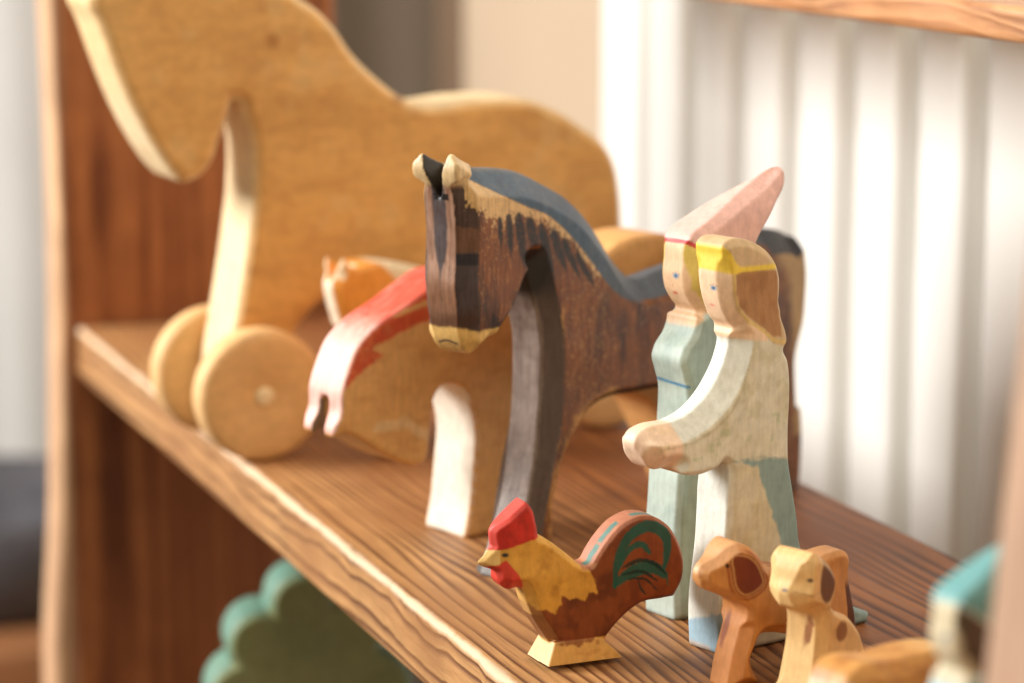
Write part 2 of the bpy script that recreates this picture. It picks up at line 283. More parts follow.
# brushed old pine: growth rings around an axis running along the board; `axis` = direction of the grain
def pine(name, axis, centre, period, light, mid, dark, warp=.9, contrast=1.0, edge=None, rough=.42, spec=.5, bump=.35, fade=None):
    m, nt, b = new_mat(name); L = nt.links.new
    tc = N_(nt, 'ShaderNodeTexCoord')
    sc = N_(nt, 'ShaderNodeVectorMath', operation='SCALE'); sc.inputs['Scale'].default_value = 100.0; L(tc.outputs['Object'], sc.inputs[0])   # cm
    lf = N_(nt, 'ShaderNodeMapping'); s = [.22, .22, .22]; s[axis] = .045; lf.inputs['Scale'].default_value = s; L(sc.outputs[0], lf.inputs[0])
    n0 = N_(nt, 'ShaderNodeTexNoise', i_Scale=1.0, i_Detail=2.0, i_Roughness=.5); L(lf.outputs[0], n0.inputs['Vector'])
    cv = N_(nt, 'ShaderNodeVectorMath', operation='SUBTRACT'); L(n0.outputs['Color'], cv.inputs[0]); cv.inputs[1].default_value = (.5, .5, .5)
    cs = N_(nt, 'ShaderNodeVectorMath', operation='SCALE'); cs.inputs['Scale'].default_value = warp*6; L(cv.outputs[0], cs.inputs[0])
    ad = N_(nt, 'ShaderNodeVectorMath', operation='ADD'); L(sc.outputs[0], ad.inputs[0]); L(cs.outputs[0], ad.inputs[1])
    sb = N_(nt, 'ShaderNodeVectorMath', operation='SUBTRACT'); L(ad.outputs[0], sb.inputs[0]); sb.inputs[1].default_value = centre
    fl = [1, 1, 1]; fl[axis] = 0
    ml = N_(nt, 'ShaderNodeVectorMath', operation='MULTIPLY'); L(sb.outputs[0], ml.inputs[0]); ml.inputs[1].default_value = fl
    ln = N_(nt, 'ShaderNodeVectorMath', operation='LENGTH'); L(ml.outputs[0], ln.inputs[0])
    n3 = N_(nt, 'ShaderNodeTexNoise', noise_dimensions='1D', i_Scale=.9, i_Detail=2.0); L(ln.outputs['Value'], n3.inputs['W'])
    dv = N_(nt, 'ShaderNodeMath', operation='DIVIDE'); L(ln.outputs['Value'], dv.inputs[0]); dv.inputs[1].default_value = period
    a3 = N_(nt, 'ShaderNodeMath', operation='MULTIPLY_ADD'); L(n3.outputs[0], a3.inputs[0]); a3.inputs[1].default_value = 2.2; L(dv.outputs[0], a3.inputs[2])
    fr = N_(nt, 'ShaderNodeMath', operation='FRACT'); L(a3.outputs[0], fr.inputs[0])
    mix = lambda a, c, k: tuple(x*(1-k)+y*k for x, y in zip(a, c))
    k = contrast
    rp = ramp(nt, [(0, mix(mid, light, k)), (.42, mix(mid, light, .6*k)), (.74, mix(mid, dark, .85*k)), (.88, mix(mid, dark, k)), (.97, mix(mid, light, .5*k))]); L(fr.outputs[0], rp.inputs[0])
    # fine fibres
    fm = N_(nt, 'ShaderNodeMapping'); s = [9, 9, 9]; s[axis] = .35; fm.inputs['Scale'].default_value = s; L(ad.outputs[0], fm.inputs[0])
    n1 = N_(nt, 'ShaderNodeTexNoise', i_Scale=1.0, i_Detail=5.0, i_Roughness=.7); L(fm.outputs[0], n1.inputs['Vector'])
    r1 = ramp(nt, [(.3, (.68, .64, .6)), (.62, (1.12, 1.12, 1.12))]); L(n1.outputs[0], r1.inputs[0])
    m1 = N_(nt, 'ShaderNodeMix', data_type='RGBA', blend_type='MULTIPLY', i_0=.8); L(rp.outputs[0], m1.inputs[6]); L(r1.outputs[0], m1.inputs[7])
    n2 = N_(nt, 'ShaderNodeTexNoise', i_Scale=.35, i_Detail=4.0); L(sc.outputs[0], n2.inputs['Vector'])
    r2 = ramp(nt, [(.3, (.72, .68, .66)), (.7, (1.1, 1.08, 1.05))]); L(n2.outputs[0], r2.inputs[0])
    m2 = N_(nt, 'ShaderNodeMix', data_type='RGBA', blend_type='MULTIPLY', i_0=.8); L(m1.outputs[2], m2.inputs[6]); L(r2.outputs[0], m2.inputs[7])
    nm = N_(nt, 'ShaderNodeTexNoise', i_Scale=.16, i_Detail=2.0); L(sc.outputs[0], nm.inputs['Vector'])
    rm = N_(nt, 'ShaderNodeMapRange'); rm.inputs['From Min'].default_value = .4; rm.inputs['From Max'].default_value = .62; rm.inputs['To Max'].default_value = .55; L(nm.outputs[0], rm.inputs[0])
    mm = N_(nt, 'ShaderNodeMix', data_type='RGBA'); L(rm.outputs[0], mm.inputs[0]); L(m2.outputs[2], mm.inputs[6]); mm.inputs[7].default_value = (*mid, 1)
    last = mm.outputs[2]
    if fade:   # darker, less worn finish towards the back; on the side panel, painted front light: (y0, y1, factor colour)
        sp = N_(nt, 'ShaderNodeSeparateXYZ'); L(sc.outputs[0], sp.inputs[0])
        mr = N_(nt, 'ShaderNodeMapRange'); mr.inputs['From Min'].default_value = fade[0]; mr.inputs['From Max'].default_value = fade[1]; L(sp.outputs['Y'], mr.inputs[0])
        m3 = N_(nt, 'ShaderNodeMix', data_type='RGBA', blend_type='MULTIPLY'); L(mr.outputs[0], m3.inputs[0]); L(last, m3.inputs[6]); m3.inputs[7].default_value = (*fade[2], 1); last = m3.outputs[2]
    if edge:
        nd = N_(nt, 'ShaderNodeTexNoise', i_Scale=7.0, i_Detail=3.0, i_Roughness=.6); L(sc.outputs[0], nd.inputs['Vector'])
        rd = ramp(nt, [(.66, (0, 0, 0)), (.74, (.5, .5, .5))]); L(nd.outputs[0], rd.inputs[0])
        md = N_(nt, 'ShaderNodeMix', data_type='RGBA'); L(rd.outputs[0], md.inputs[0]); L(last, md.inputs[6]); md.inputs[7].default_value = (.60, .42, .26, 1); last = md.outputs[2]
    if edge:   # worn pale arris with the window highlight painted in: (y, z, radius, colour)
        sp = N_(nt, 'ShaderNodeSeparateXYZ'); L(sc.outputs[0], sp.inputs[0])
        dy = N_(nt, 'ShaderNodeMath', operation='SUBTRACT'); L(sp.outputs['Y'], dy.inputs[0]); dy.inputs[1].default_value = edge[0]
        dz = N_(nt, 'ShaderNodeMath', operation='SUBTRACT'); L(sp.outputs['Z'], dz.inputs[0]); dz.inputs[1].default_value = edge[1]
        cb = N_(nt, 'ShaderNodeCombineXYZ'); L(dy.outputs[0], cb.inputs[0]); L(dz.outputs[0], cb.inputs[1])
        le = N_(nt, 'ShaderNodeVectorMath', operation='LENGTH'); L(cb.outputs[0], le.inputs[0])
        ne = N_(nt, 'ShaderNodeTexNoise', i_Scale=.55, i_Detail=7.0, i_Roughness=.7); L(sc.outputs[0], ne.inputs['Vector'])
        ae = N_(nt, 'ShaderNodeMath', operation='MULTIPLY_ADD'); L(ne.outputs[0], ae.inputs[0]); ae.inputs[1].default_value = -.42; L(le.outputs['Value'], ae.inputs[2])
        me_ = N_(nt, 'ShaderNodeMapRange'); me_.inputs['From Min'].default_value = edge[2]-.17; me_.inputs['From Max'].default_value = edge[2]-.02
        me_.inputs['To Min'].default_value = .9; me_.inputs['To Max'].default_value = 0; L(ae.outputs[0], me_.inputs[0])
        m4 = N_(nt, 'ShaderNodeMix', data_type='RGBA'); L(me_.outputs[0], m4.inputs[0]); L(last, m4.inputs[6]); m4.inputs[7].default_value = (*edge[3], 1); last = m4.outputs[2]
    L(last, b.inputs['Base Color'])
    rr = N_(nt, 'ShaderNodeMapRange'); rr.inputs['To Min'].default_value = rough-.08; rr.inputs['To Max'].default_value = rough+.22
    L(n1.outputs[0], rr.inputs[0]); L(rr.outputs[0], b.inputs['Roughness']); b.inputs['Specular IOR Level'].default_value = spec
    hm = N_(nt, 'ShaderNodeMath', operation='MULTIPLY_ADD'); L(n1.outputs[0], hm.inputs[0]); hm.inputs[1].default_value = .6; L(rp.outputs[0], hm.inputs[2])
    bp = N_(nt, 'ShaderNodeBump', i_Strength=bump, i_Distance=.0008); L(hm.outputs[0], bp.inputs['Height']); L(bp.outputs[0], b.inputs['Normal'])
    return m

# ------------------------------------------------------------------ palette (linear base colours)
LIME = np.array([.62, .40, .19], np.float32)      # bare lime wood
TAN = np.array([.50, .27, .090], np.float32)
M_paint = paint_mat('painted_wood', rough=.5, grain=.13, bump=.12, stretch=(1, 1, .2), scale=620)
M_horse = paint_mat('stained_dark_wood', rough=.40, grain=.28, bump=.22, stretch=(1, 1, .06), scale=1100, spec=.45)
M_raw = paint_mat('oiled_light_wood', rough=.55, grain=.13, bump=.10, stretch=(.25, 1, .9), scale=420)

# ------------------------------------------------------------------ shelf unit
def box_bm(bm, x0, x1, y0, y1, z0, z1, bev=.15, seg=3, sub=0):
    t = bmesh.new(); bmesh.ops.create_cube(t, size=1)
    for v in t.verts: v.co = Vector((x0+(v.co.x+.5)*(x1-x0), y0+(v.co.y+.5)*(y1-y0), z0+(v.co.z+.5)*(z1-z0)))*CM
    if bev: bmesh.ops.bevel(t, geom=t.edges[:], offset=bev*CM, segments=seg, affect='EDGES', profile=.6)
    me = bpy.data.meshes.new('tmp'); t.to_mesh(me); t.free(); bm.from_mesh(me); bpy.data.meshes.remove(me)
def bm_obj(name, bm, mat, parent=None, smooth=True):
    me = bpy.data.meshes.new(name); bm.to_mesh(me); bm.free()
    if smooth:
        for p in me.polygons: p.use_smooth = True
    o = link(name, me, mat, parent)
    return o
def autosmooth(o):
    m = o.modifiers.new('wn', 'WEIGHTED_NORMAL'); m.keep_sharp = True
YF, YB = 25.65, 43.8
unit = tag(empty('wooden_shelf_unit', (0, 0, -24)), 'reddish brown old pine shelf unit holding the wooden toys', 'shelf')
unit.location = (0, 0, 0)
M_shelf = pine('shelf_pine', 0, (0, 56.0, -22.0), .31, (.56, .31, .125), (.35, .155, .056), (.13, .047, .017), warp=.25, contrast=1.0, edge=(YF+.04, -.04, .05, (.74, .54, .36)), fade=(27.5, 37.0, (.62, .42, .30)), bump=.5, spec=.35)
M_side = pine('side_pine', 2, (-128, 27.0, 0.0), .8, (.50, .195, .068), (.35, .118, .040), (.16, .048, .018), warp=.3, contrast=.8, rough=.5, spec=.3, bump=.2, fade=(25.5, 25.0, (1.7, 3.0, 5.2)))  # fade brightens the front edge: window light painted into the colour
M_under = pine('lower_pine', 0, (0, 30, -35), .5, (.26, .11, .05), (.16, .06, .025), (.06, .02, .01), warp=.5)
M_rail = pine('rail_pine', 0, (0, 47, 14.0), .5, (.72, .40, .20), (.55, .25, .10), (.30, .12, .045), warp=.5, contrast=.8, rough=.4)
def board(name, x0, x1, y0, y1, z1, th, mat, bev):
    bm = bmesh.new()
    n = 90; prof = []
    # rounded section swept along x with a slightly uneven, handled front edge
    def ring(x):
        j = .05*math.sin(x*.9)+.035*math.sin(x*2.3+1)
        pts = []
        r = bev
        for (cy, cz, a0) in ((y0+r+j, z1-r, 90), (y0+r*.8, z1-th+r*.8, 180), (y1-r, z1-th+r, 270), (y1-r, z1-r, 0)):
            for k in range(5):
                a = math.radians(a0 + k*22.5); rr = r*.8 if a0 == 180 else r
                pts.append((cy + rr*math.cos(a), cz + rr*math.sin(a)))
        return pts
    prev = None; rings = []
    for i in range(n+1):
        x = x0 + (x1-x0)*i/n
        rings.append([bm.verts.new((x*CM, p[0]*CM, p[1]*CM)) for p in ring(x)])
    m = len(rings[0])
    for a, b in zip(rings, rings[1:]):
        for k in range(m): bm.faces.new((a[k], a[(k+1) % m], b[(k+1) % m], b[k]))
    bm.faces.new(rings[0][::-1]); bm.faces.new(rings[-1])
    bmesh.ops.recalc_face_normals(bm, faces=bm.faces[:])
    o = bm_obj(name, bm, mat, unit); autosmooth(o); return o
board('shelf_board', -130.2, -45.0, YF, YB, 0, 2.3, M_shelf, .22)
board('lower_shelf_board', -130.2, -45.0, YF+.6, YB, -24, 2.2, M_under, .25)
board('back_rail', -130.2, -45.0, 44.6, 52.0, 17.68, 1.15, M_rail, .3)
def side_panel(x0, x1, front, y1, z0, z1, mat, bev=.5):
    bm = bmesh.new(); n = 60; rings = []
    for i in range(n+1):
        z = z0 + (z1-z0)*i/n; y0 = front(z); r = bev; pts = []
        for (cx, cy, a0) in ((x1-r, y0+r, 270), (x1-r, y1-r, 0), (x0+r, y1-r, 90), (x0+r, y0+r, 180)):
            for k in range(5):
                a = math.radians(a0+k*22.5); pts.append((cx+r*math.cos(a), cy+r*math.sin(a)))
        rings.append([bm.verts.new((p[0]*CM, p[1]*CM, z*CM)) for p in pts])
    m = len(rings[0])
    for a, b in zip(rings, rings[1:]):
        for k in range(m): bm.faces.new((a[k], a[(k+1) % m], b[(k+1) % m], b[k]))
    bm.faces.new(rings[0][::-1]); bm.faces.new(rings[-1]); bmesh.ops.recalc_face_normals(bm, faces=bm.faces[:])
    o = bm_obj('side_panel', bm, mat, unit); autosmooth(o); return o
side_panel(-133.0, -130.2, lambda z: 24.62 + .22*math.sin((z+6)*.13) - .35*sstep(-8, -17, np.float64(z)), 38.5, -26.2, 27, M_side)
M_near = pine('near_side_pine', 2, (0, 20.0, 0.0), .7, (.58, .38, .26), (.46, .28, .18), (.32, .17, .10), warp=.6, contrast=.7, rough=.5)
side_panel(-45.0, -41.6, lambda z: 25.50 + (z-7)*.085, YB, -26.2, 18.6, M_near)

# ------------------------------------------------------------------ wall, curtain, radiator behind
def plane_obj(name, pts, mat, parent=None):
    me = bpy.data.meshes.new(name); me.from_pydata([tuple(c*CM for c in p) for p in pts], [], [tuple(range(len(pts)))]); me.update()
    return link(name, me, mat, parent)
M_wall = simple('warm_plaster', (.56, .425, .30), .8, .10, 3)
M_niche = simple('shaded_plaster', (.22, .17, .13), .9, .1, 3)
bm = bmesh.new(); box_bm(bm, -191.5, 60, 66, 72, -70, 120, .4)
tag(bm_obj('wall', bm, M_wall), kind='structure')
bm = bmesh.new(); box_bm(bm, -199.5, -192.0, 66.5, 71, -70, 120, .8)
tag(bm_obj('corner_shade_strip', bm, simple('corner_shade_dark', (.16, .10, .06), .6, .1)), 'dark brown upright post at the end of the wall', 'post')  # added dark strip in place of the shade in the wall corner
# a long gathered curtain far behind
def wavy(name, x0, y0, x1, y1, z0, z1, amp, per, mat, seed=0):
    n = 240; L = math.hypot(x1-x0, y1-y0); dx, dy = (x1-x0)/L, (y1-y0)/L; nx, ny = -dy, dx
    vs = []; fs = []; r = random.Random(seed); ph = [r.uniform(0, 6) for _ in range(4)]
    zs = [z0 + (z1-z0)*k/6 for k in range(7)]
    for i in range(n+1):
        s = L*i/n
        for k, z in enumerate(zs):
            a = amp*(math.sin(s*6.283/per+ph[0]) + .5*math.sin(s*6.283/per*1.7+ph[1]+z*.01) + .3*math.sin(s*6.283/per*.45+ph[2]))
            vs.append(((x0+dx*s+nx*a)*CM, (y0+dy*s+ny*a)*CM, z*CM))
    for i in range(n):
        for k in range(6): fs.append((i*7+k, (i+1)*7+k, (i+1)*7+k+1, i*7+k+1))
    me = bpy.data.meshes.new(name); me.from_pydata(vs, [], fs); me.update()
    for p in me.polygons: p.use_smooth = True
    return link(name, me, mat)
tag(wavy('curtain', -235, -60, -236, 63, -34, 130, 1.6, 14, simple('curtain_cloth', (.62, .61, .59), .9, .05, 5), 3), 'pale grey hanging curtain far behind the left side panel', 'curtain')
tag(wavy('curtain', -232, 64, -228, 130, -70, 130, 1.2, 22, simple('curtain_cloth_shaded', (.33, .25, .185), .9, .05, 5), 5), 'dim grey brown curtain seen above the back of the wheeled horse', 'curtain')  # darker copy of the curtain cloth, corner shade put into its colour
bm = bmesh.new(); box_bm(bm, -330, 100, -150, 140, -75, -70, 0)
tag(bm_obj('floor', bm, simple('floor_boards', (.16, .085, .045), .5, .2, 4)), kind='structure')
# low dark basket and wooden stool beyond the unit, out of focus
tb = tag(empty('dark_basket', (-205, 36, -48)), 'dark grey woven basket standing low behind the shelf unit', 'basket')
bm = bmesh.new(); rings = []
for (r, z) in ((0, 0), (13, 0), (14.5, 2), (16, 10), (16.6, 17.5), (16.2, 18.3), (15.4, 17.6), (14.8, 10), (13, 3), (0, 2)):
    rings.append([bm.verts.new((r*math.cos(a*math.pi/16)*CM, r*math.sin(a*math.pi/16)*CM, z*CM)) for a in range(32)] if r else [bm.verts.new((0, 0, z*CM))])
for a, b in zip(rings, rings[1:]):
    for k in range(32):
        if len(a) == 1: bm.faces.new((a[0], b[(k+1) % 32], b[k]))
        elif len(b) == 1: bm.faces.new((a[k], a[(k+1) % 32], b[0]))
        else: bm.faces.new((a[k], a[(k+1) % 32], b[(k+1) % 32], b[k]))
bmesh.ops.recalc_face_normals(bm, faces=bm.faces[:])
bm_obj('basket_body', bm, simple('dark_weave', (.09, .085, .095), .8, .3, 40), tb)
tb.location = (-2.05, .33, -.3295); tb.scale = (.75, .75, .42)
st = tag(empty('low_bench', (-205, 34, -70)), 'low brown wooden bench carrying the dark basket', 'bench')
bm = bmesh.new(); box_bm(bm, -16, 16, -26, 24, 33.5, 37, .5); bm_obj('bench_top', bm, simple('bench_wood', (.30, .13, .055), .5, .2, 12), st)
for sx in (-1, 1):
    for sy in (-1, 1):
        bm = bmesh.new(); box_bm(bm, sx*12-2, sx*12+2, sy*20-2, sy*20+2, 0, 33.5, .4); bm_obj('leg', bm, simple('bench_leg', (.02, .012, .008), .5), st)
# radiator: fluted front, end panel, top grille
M_rad = simple('white_enamel', (.80, .79, .75), .35, .01, 2, .5)
rad = tag(empty('radiator', (-139.5, 56, -40)), 'white radiator with vertical flutes behind the shelf', 'radiator')
per = 5.75; x0r = -1.5; nfl = 23
sect = []
for i in range(nfl):
    xs = i*per
    sect += [(xs+.0, 2.0), (xs+.06, .5), (xs+.25, .12), (xs+.6, 0), (xs+3.5, 0), (xs+3.85, .12), (xs+4.04, .5), (xs+4.1, 2.0), (xs+4.95, 2.05)]
vs = [((x)*CM, y*CM, z*CM) for z in (0, 2, 78, 80) for (x, y) in [(a, b + (1.0 if z in (0, 80) else 0)) for (a, b) in sect]]
nS = len(sect); fs = [(r*nS+i, r*nS+i+1, (r+1)*nS+i+1, (r+1)*nS+i) for r in range(3) for i in range(nS-1)]
me = bpy.data.meshes.new('front_panel'); me.from_pydata(vs, [], fs); me.update()
for p in me.polygons: p.use_smooth = True
link('front_panel', me, M_rad, rad)
bm = bmesh.new(); box_bm(bm, -1.0, -.05, .2, 8.0, 0, 80, .25); bm_obj('end_panel', bm, M_rad, rad)
bm = bmesh.new(); box_bm(bm, 0, nfl*per, 3.1, 8.0, 1, 79.5, .3); bm_obj('back_panel', bm, M_rad, rad)
for xx in (6, nfl*per-6):
    bm = bmesh.new(); box_bm(bm, xx-1.5, xx+1.5, 3, 7, -30, 1, .3); bm_obj('foot', bm, M_rad, rad)

# ------------------------------------------------------------------ dark horse
def place(name, key, label, cat, group='painted wooden toys on the shelf'):
    x, y, ph = FR[key]
    r = empty(name, (x, y, 0), ph - 90); tag(r, label, cat); return r
def bounds(key, w, m=.25):
    P = np.array([p[:2] for p in PR[key]]); a, b = P.min(0), P.max(0)
    return (a[0]-m-.15, -w-m, a[1]-m), (b[0]+m+.15, w+m, b[1]+m)
def between(pts, i, j): return [p[:2] for p in pts[i:j]]

def near(P, s, z, r): pass
p = PR['horse']
lo, hi = bounds('horse', 1.1)
cv = Carving(lo, hi, .042)
face = p[-9:] + p[:1]; leg = p[36:44]
top = p[4:26]
zn = lambda i, j: [q[:2] for q in p[i:j]]
cv.add(cv.slab(p, lambda S, Z: 1.03 - .14*sstep(9.0, 7.4, Z)*sstep(.3, 1.3, S) - .13*sstep(12.2, 12.8, Z)*sstep(1.2, 2.0, S), .07, .07,
    zones=[(zn(2, 5), .3, .3), (zn(57, None), .46, .52), (zn(54, 58), .40, .35), (zn(43, 50), .50, .66), (zn(28, 42), .14, .2), (zn(19, 26), .45, .35),
           (zn(4, 14), .80, .82), (zn(13, 20), .78, .85)]))
# the gap between the ears
tipz = 13.65
cv.cut(np.maximum(np.maximum(np.abs(cv.T) - (.05+.42*np.clip((cv.Z3-12.25)/1.3, 0, 1.2)), 12.25 - cv.Z3), 1.75 + .25*(cv.Z3-12.3) - cv.S3))
eb = (np.abs(cv.T)-.50)*.75 + (cv.Z3-13.15)*.66 - .50 - 1.6*np.maximum(0, 2.25-cv.S3); cv.f = np.maximum(cv.f, eb)
eb = (cv.Z3-13.2)*.8 + np.maximum(0, cv.S3-2.42)*.6 - .46 - 1.6*np.maximum(0, 2.2-cv.S3); cv.f = np.maximum(cv.f, eb)
cv.soften(2, .012, 4)
def paint_horse(s, t, z, N):
    brown = srgb(130, 74, 31); P = Paint(s, t, z, N, brown*1.0)
    st = fbm(s*7, t*7, z*.9, 5); P.put(sstep(.45, .8, st), srgb(88, 46, 18), .75); P.put(sstep(.5, .8, fbm(s*2.2, t*2, z*1.2, 8)), srgb(66, 34, 16), .75)
    # scratched, rubbed paint on the flank
    sc = fbm(s*14, t*14, z*5, 21); P.put(sstep(.60, .72, sc)*sstep(.35, .6, fbm(s*1.3, t, z*1.3, 31)), srgb(176, 122, 66), .55)
    sp = fbm(s*22, t*22, z*15, 47, 2); reg = np.clip(sstep(2.6, .6, np.hypot(s+3.4, (z-7.2)*.8))+.7*sstep(1.3, .3, np.hypot(s-.9, z-10.9)), 0, 1)
    P.put(sstep(.74, .80, sp+.07*reg), srgb(196, 150, 92), .7)
    rr = np.random.RandomState(3)
    for _ in range(70):
        a0, b0 = rr.uniform(-4.9, -2.2), rr.uniform(5.2, 9.0); an = rr.uniform(.9, 2.4); ln = rr.uniform(.15, .8)
        P.put(P.line([(a0, b0), (a0+ln*math.cos(an), b0+ln*math.sin(an))], .006, .016, .02)*(np.abs(N[:, 1]) > .8), srgb(200, 152, 92), .6)
    side = sstep(.80, .93, np.abs(N[:, 1])); topm = sstep(.5, .72, N[:, 2]) * (1-side)
    front = sstep(.72, .85, N[:, 0])
    cham = (1-side)*sstep(.15, .4, N[:, 0])*(1-sstep(.9, .97, N[:, 0]))*(np.abs(t) > .5)
    head = (s > .9) & (z > 7.2)
    dleg = line_d(catmull(PR['horse'][43:50], closed=False), s, z)
    legf = (z < 10.1) & (s < .5) & (dleg < .69) & (np.abs(N[:, 1]) < .965) & ((N[:, 0] > -.3) | (dleg < .1)) & ((s < -.45) | (z < 4))
    # front of legs: grey, near bevel very dark
    P.put(legf*1.0, srgb(140, 124, 116), .95); P.put(legf*sstep(.4, .7, fbm(s*3, t*4, z*.8, 12)), srgb(110, 92, 84), .7)
    P.put(legf*(np.abs(t) > .53)*sstep(.2, .4, np.abs(N[:, 1])), srgb(88, 68, 58), .95); P.put(legf*(1-sstep(.0, .06, np.abs(np.abs(t)-.56)+.06*P.j2)), srgb(150, 132, 120), .5)
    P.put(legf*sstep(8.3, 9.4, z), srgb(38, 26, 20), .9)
    # face front: pale rubbed brown with a dark centre stripe
    hf = head*(N[:, 0] > .3)*(np.abs(N[:, 1]) < .8)
    P.put(hf*1.0, srgb(178, 140, 118), .85); P.put(hf*sstep(.4, .7, fbm(s*3, t*8, z*1.1, 14)), srgb(120, 78, 52), .6)
    P.put(hf*sstep(10.4, 9.0, z), srgb(128, 84, 52), .7)
    zz = np.clip((z-9.7)/(12.3-9.7), 0, 1)
    P.put(hf*sstep(.04, -.04, np.abs(t+.02)-(.02+.24*np.minimum(1, zz*2.2))*np.minimum(1, zz*4)+.05*P.j), srgb(70, 62, 66), .92)
    # near bevel of the head: brown above, dark blue black cheek patch below
    hc = head*(np.abs(t) > .5)*(N[:, 0] > .25)*(np.abs(N[:, 1]) > .35)
    P.put(hc*1.0, srgb(104, 72, 54), .9)
    P.put(hc*sstep(.03, -.03, np.abs(z-12.0-.3*P.j)-.62), srgb(62, 50, 48), .8)
    P.put(hc*sstep(10.68, 10.55, z+.1*P.j), srgb(72, 62, 64), .95); P.put(hc*sstep(.05, -.02, np.abs(z-10.42)-.16), srgb(36, 34, 42), .9)
    jaw = P.poly([(1.9, 8.9), (1.1, 9.2), (.1, 9.1), (-.2, 8.2), (2.8, 6.8), (2.8, 8.7)], .3, .2)
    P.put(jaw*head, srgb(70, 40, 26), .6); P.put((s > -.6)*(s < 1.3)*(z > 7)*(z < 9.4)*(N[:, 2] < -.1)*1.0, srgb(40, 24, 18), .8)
    # shade painted in: hollow behind the jaw, black underside of the arch
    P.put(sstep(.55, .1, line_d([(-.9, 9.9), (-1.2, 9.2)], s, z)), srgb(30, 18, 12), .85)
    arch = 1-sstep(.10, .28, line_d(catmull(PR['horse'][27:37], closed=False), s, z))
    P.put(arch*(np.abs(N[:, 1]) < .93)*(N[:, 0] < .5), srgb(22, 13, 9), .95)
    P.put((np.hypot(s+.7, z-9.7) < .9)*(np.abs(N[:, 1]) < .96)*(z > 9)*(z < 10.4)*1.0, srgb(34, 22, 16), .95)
    # rubbed pale edge at front legs' back side
    P.put((1-sstep(.0, .5, line_d([(-1.95, 0.2), (-1.8, 2.2), (-2.2, 3.2), (-2.7, 3.9), (-3.3, 4.75), (-4.8, 5.2)], s, z)+.4*P.j+.35*P.j2))*side, srgb(206, 152, 84), .85)
    P.put((1-sstep(.0, .10, line_d([(-1.15, 2.1), (-1.62, 3.2), (-2.08, 4.6), (-2.18, 6.0), (-2.27, 8.3)], s, z)+.25*P.j2))*side, srgb(206, 156, 92), .8)
    # blue mane and back (top surfaces)
    blue = srgb(66, 90, 112)
    edge = line_d(catmull(PR['horse'][4:24], closed=False), s, z)
    nearedge = [(2.2, 13.3), (2.05, 12.95), (1.71, 12.72), (.7, 12.2), (-.54, 11.7), (-1.34, 11.42), (-2.26, 10.87), (-3.2, 10.15), (-4.1, 9.3), (-4.92, 8.6), (-5.85, 8.14), (-7.36, 8.0), (-9.77, 8.18), (-11.85, 8.8), (-13.57, 9.11)]
    blp = np.vstack([[(2.3, 15)], catmull(nearedge, closed=False), [(-14.6, 8.8), (-20, 15)]])
    backtop = (sstep(.03, -.03, poly_sd(blp, s, z) + .05*P.j2)*(s < 2.0)*(N[:, 0] < .75)*(z > 7.3)).astype(np.float32)
    P.put(backtop, blue*1.0, .97)
    P.put(backtop*sstep(-3.0, -6, s), srgb(92, 92, 92), .5); P.put(backtop*sstep(.16, .0, edge)*(s > -3), srgb(128, 122, 116), .6)
    P.put(backtop*sstep(.55, .72, fbm(s*4, t*4, z*4, 40)), srgb(104, 116, 124), .35)
    rump = (s < -14.2)*(z > 2.5)*(np.abs(N[:, 1]) < .93); P.put(rump*1.0, srgb(52, 56, 62), .95)
    P.put(side*sstep(.1, -.5, line_d([(-16.6, 0), (-16.4, 5), (-16, 8), (-15, 9)], s, z)-.9+.4*P.j)*(z > 2), srgb(196, 158, 104), .85)
    # bare wood worn through beside the mane
    ml = catmull(nearedge[1:9], closed=False)
    dm = line_d(ml, s, z)
    wid = .10 + .62*sstep(-.7, 1.3, s) + .12*sstep(-3.5, -1.5, s)
    wear = sstep(.10, -.10, dm - wid + .55*P.j + .8*P.j2)
    wm = (s > -4.6)*(s < 2.3)*(1-backtop)
    P.put(wear*wm*(N[:, 1] > -.9), srgb(222, 184, 128), .95)
    # painted mane strokes
    for (a, b, c, d, w0) in ((.95, 11.5, .85, 10.5, .09), (.5, 11.5, .35, 10.15, .13), (0.02, 11.45, -.35, 9.7, .17), (-.55, 11.25, -1.1, 9.7, .17), (-1.1, 11.0, -1.85, 9.3, .17), (-1.75, 10.75, -2.5, 9.4, .15), (-2.3, 10.45, -3.2, 9.1, .13), (-3.0, 9.95, -4.0, 8.7, .11)):
        k = np.clip(((s-a)*(c-a)+(z-b)*(d-b))/((c-a)**2+(d-b)**2), 0, 1)
        dd = np.hypot(s-a-(c-a)*k, z-b-(d-b)*k)
        P.put(sstep(.04, -.04, dd - 1.25*w0*np.sin(np.pi*np.clip(.3+.72*k, 0, 1)) + .07*P.j2+.05*P.j)*side*(1-.4*sstep(.1, .18, P.j2)), srgb(24, 14, 10), .98)
    # ears and muzzle
    ear = head*(z > 12.45 - .55*np.clip(-(s-2.3), 0, 1))*(s > 1.9)
    P.put(ear*sstep(12.5, 12.75, z+.3*P.j-.0*s), srgb(232, 202, 152), .95)
    inner = (np.abs(t) < .52)*(z > 12.2)*(s > 1.7)*((np.abs(N[:, 1]) > .35) | (z < 12.4))
    P.put(inner*1.0*(np.sign(N[:, 1]) == -np.sign(t)), srgb(20, 14, 12), .97)
    mz = 1-sstep(-.04, .04, z - 8.32 + .25*np.clip(np.abs(t)-.5, 0, 1) + .12*P.j)
    mz = mz*(s > .45)*(z < 8.6)
    P.put(mz, srgb(228, 186, 112), .97)
    P.put(mz*P.line([(-.33, 7.80), (-.1, 7.88), (.1, 7.88), (.36, 7.80)], .035, .02, .01, X=t)*(N[:, 0] > .2), srgb(50, 44, 60), .95)
    P.put(sstep(.6, .0, z)*.6, srgb(70, 110, 120), .5)
    lab = P.lab
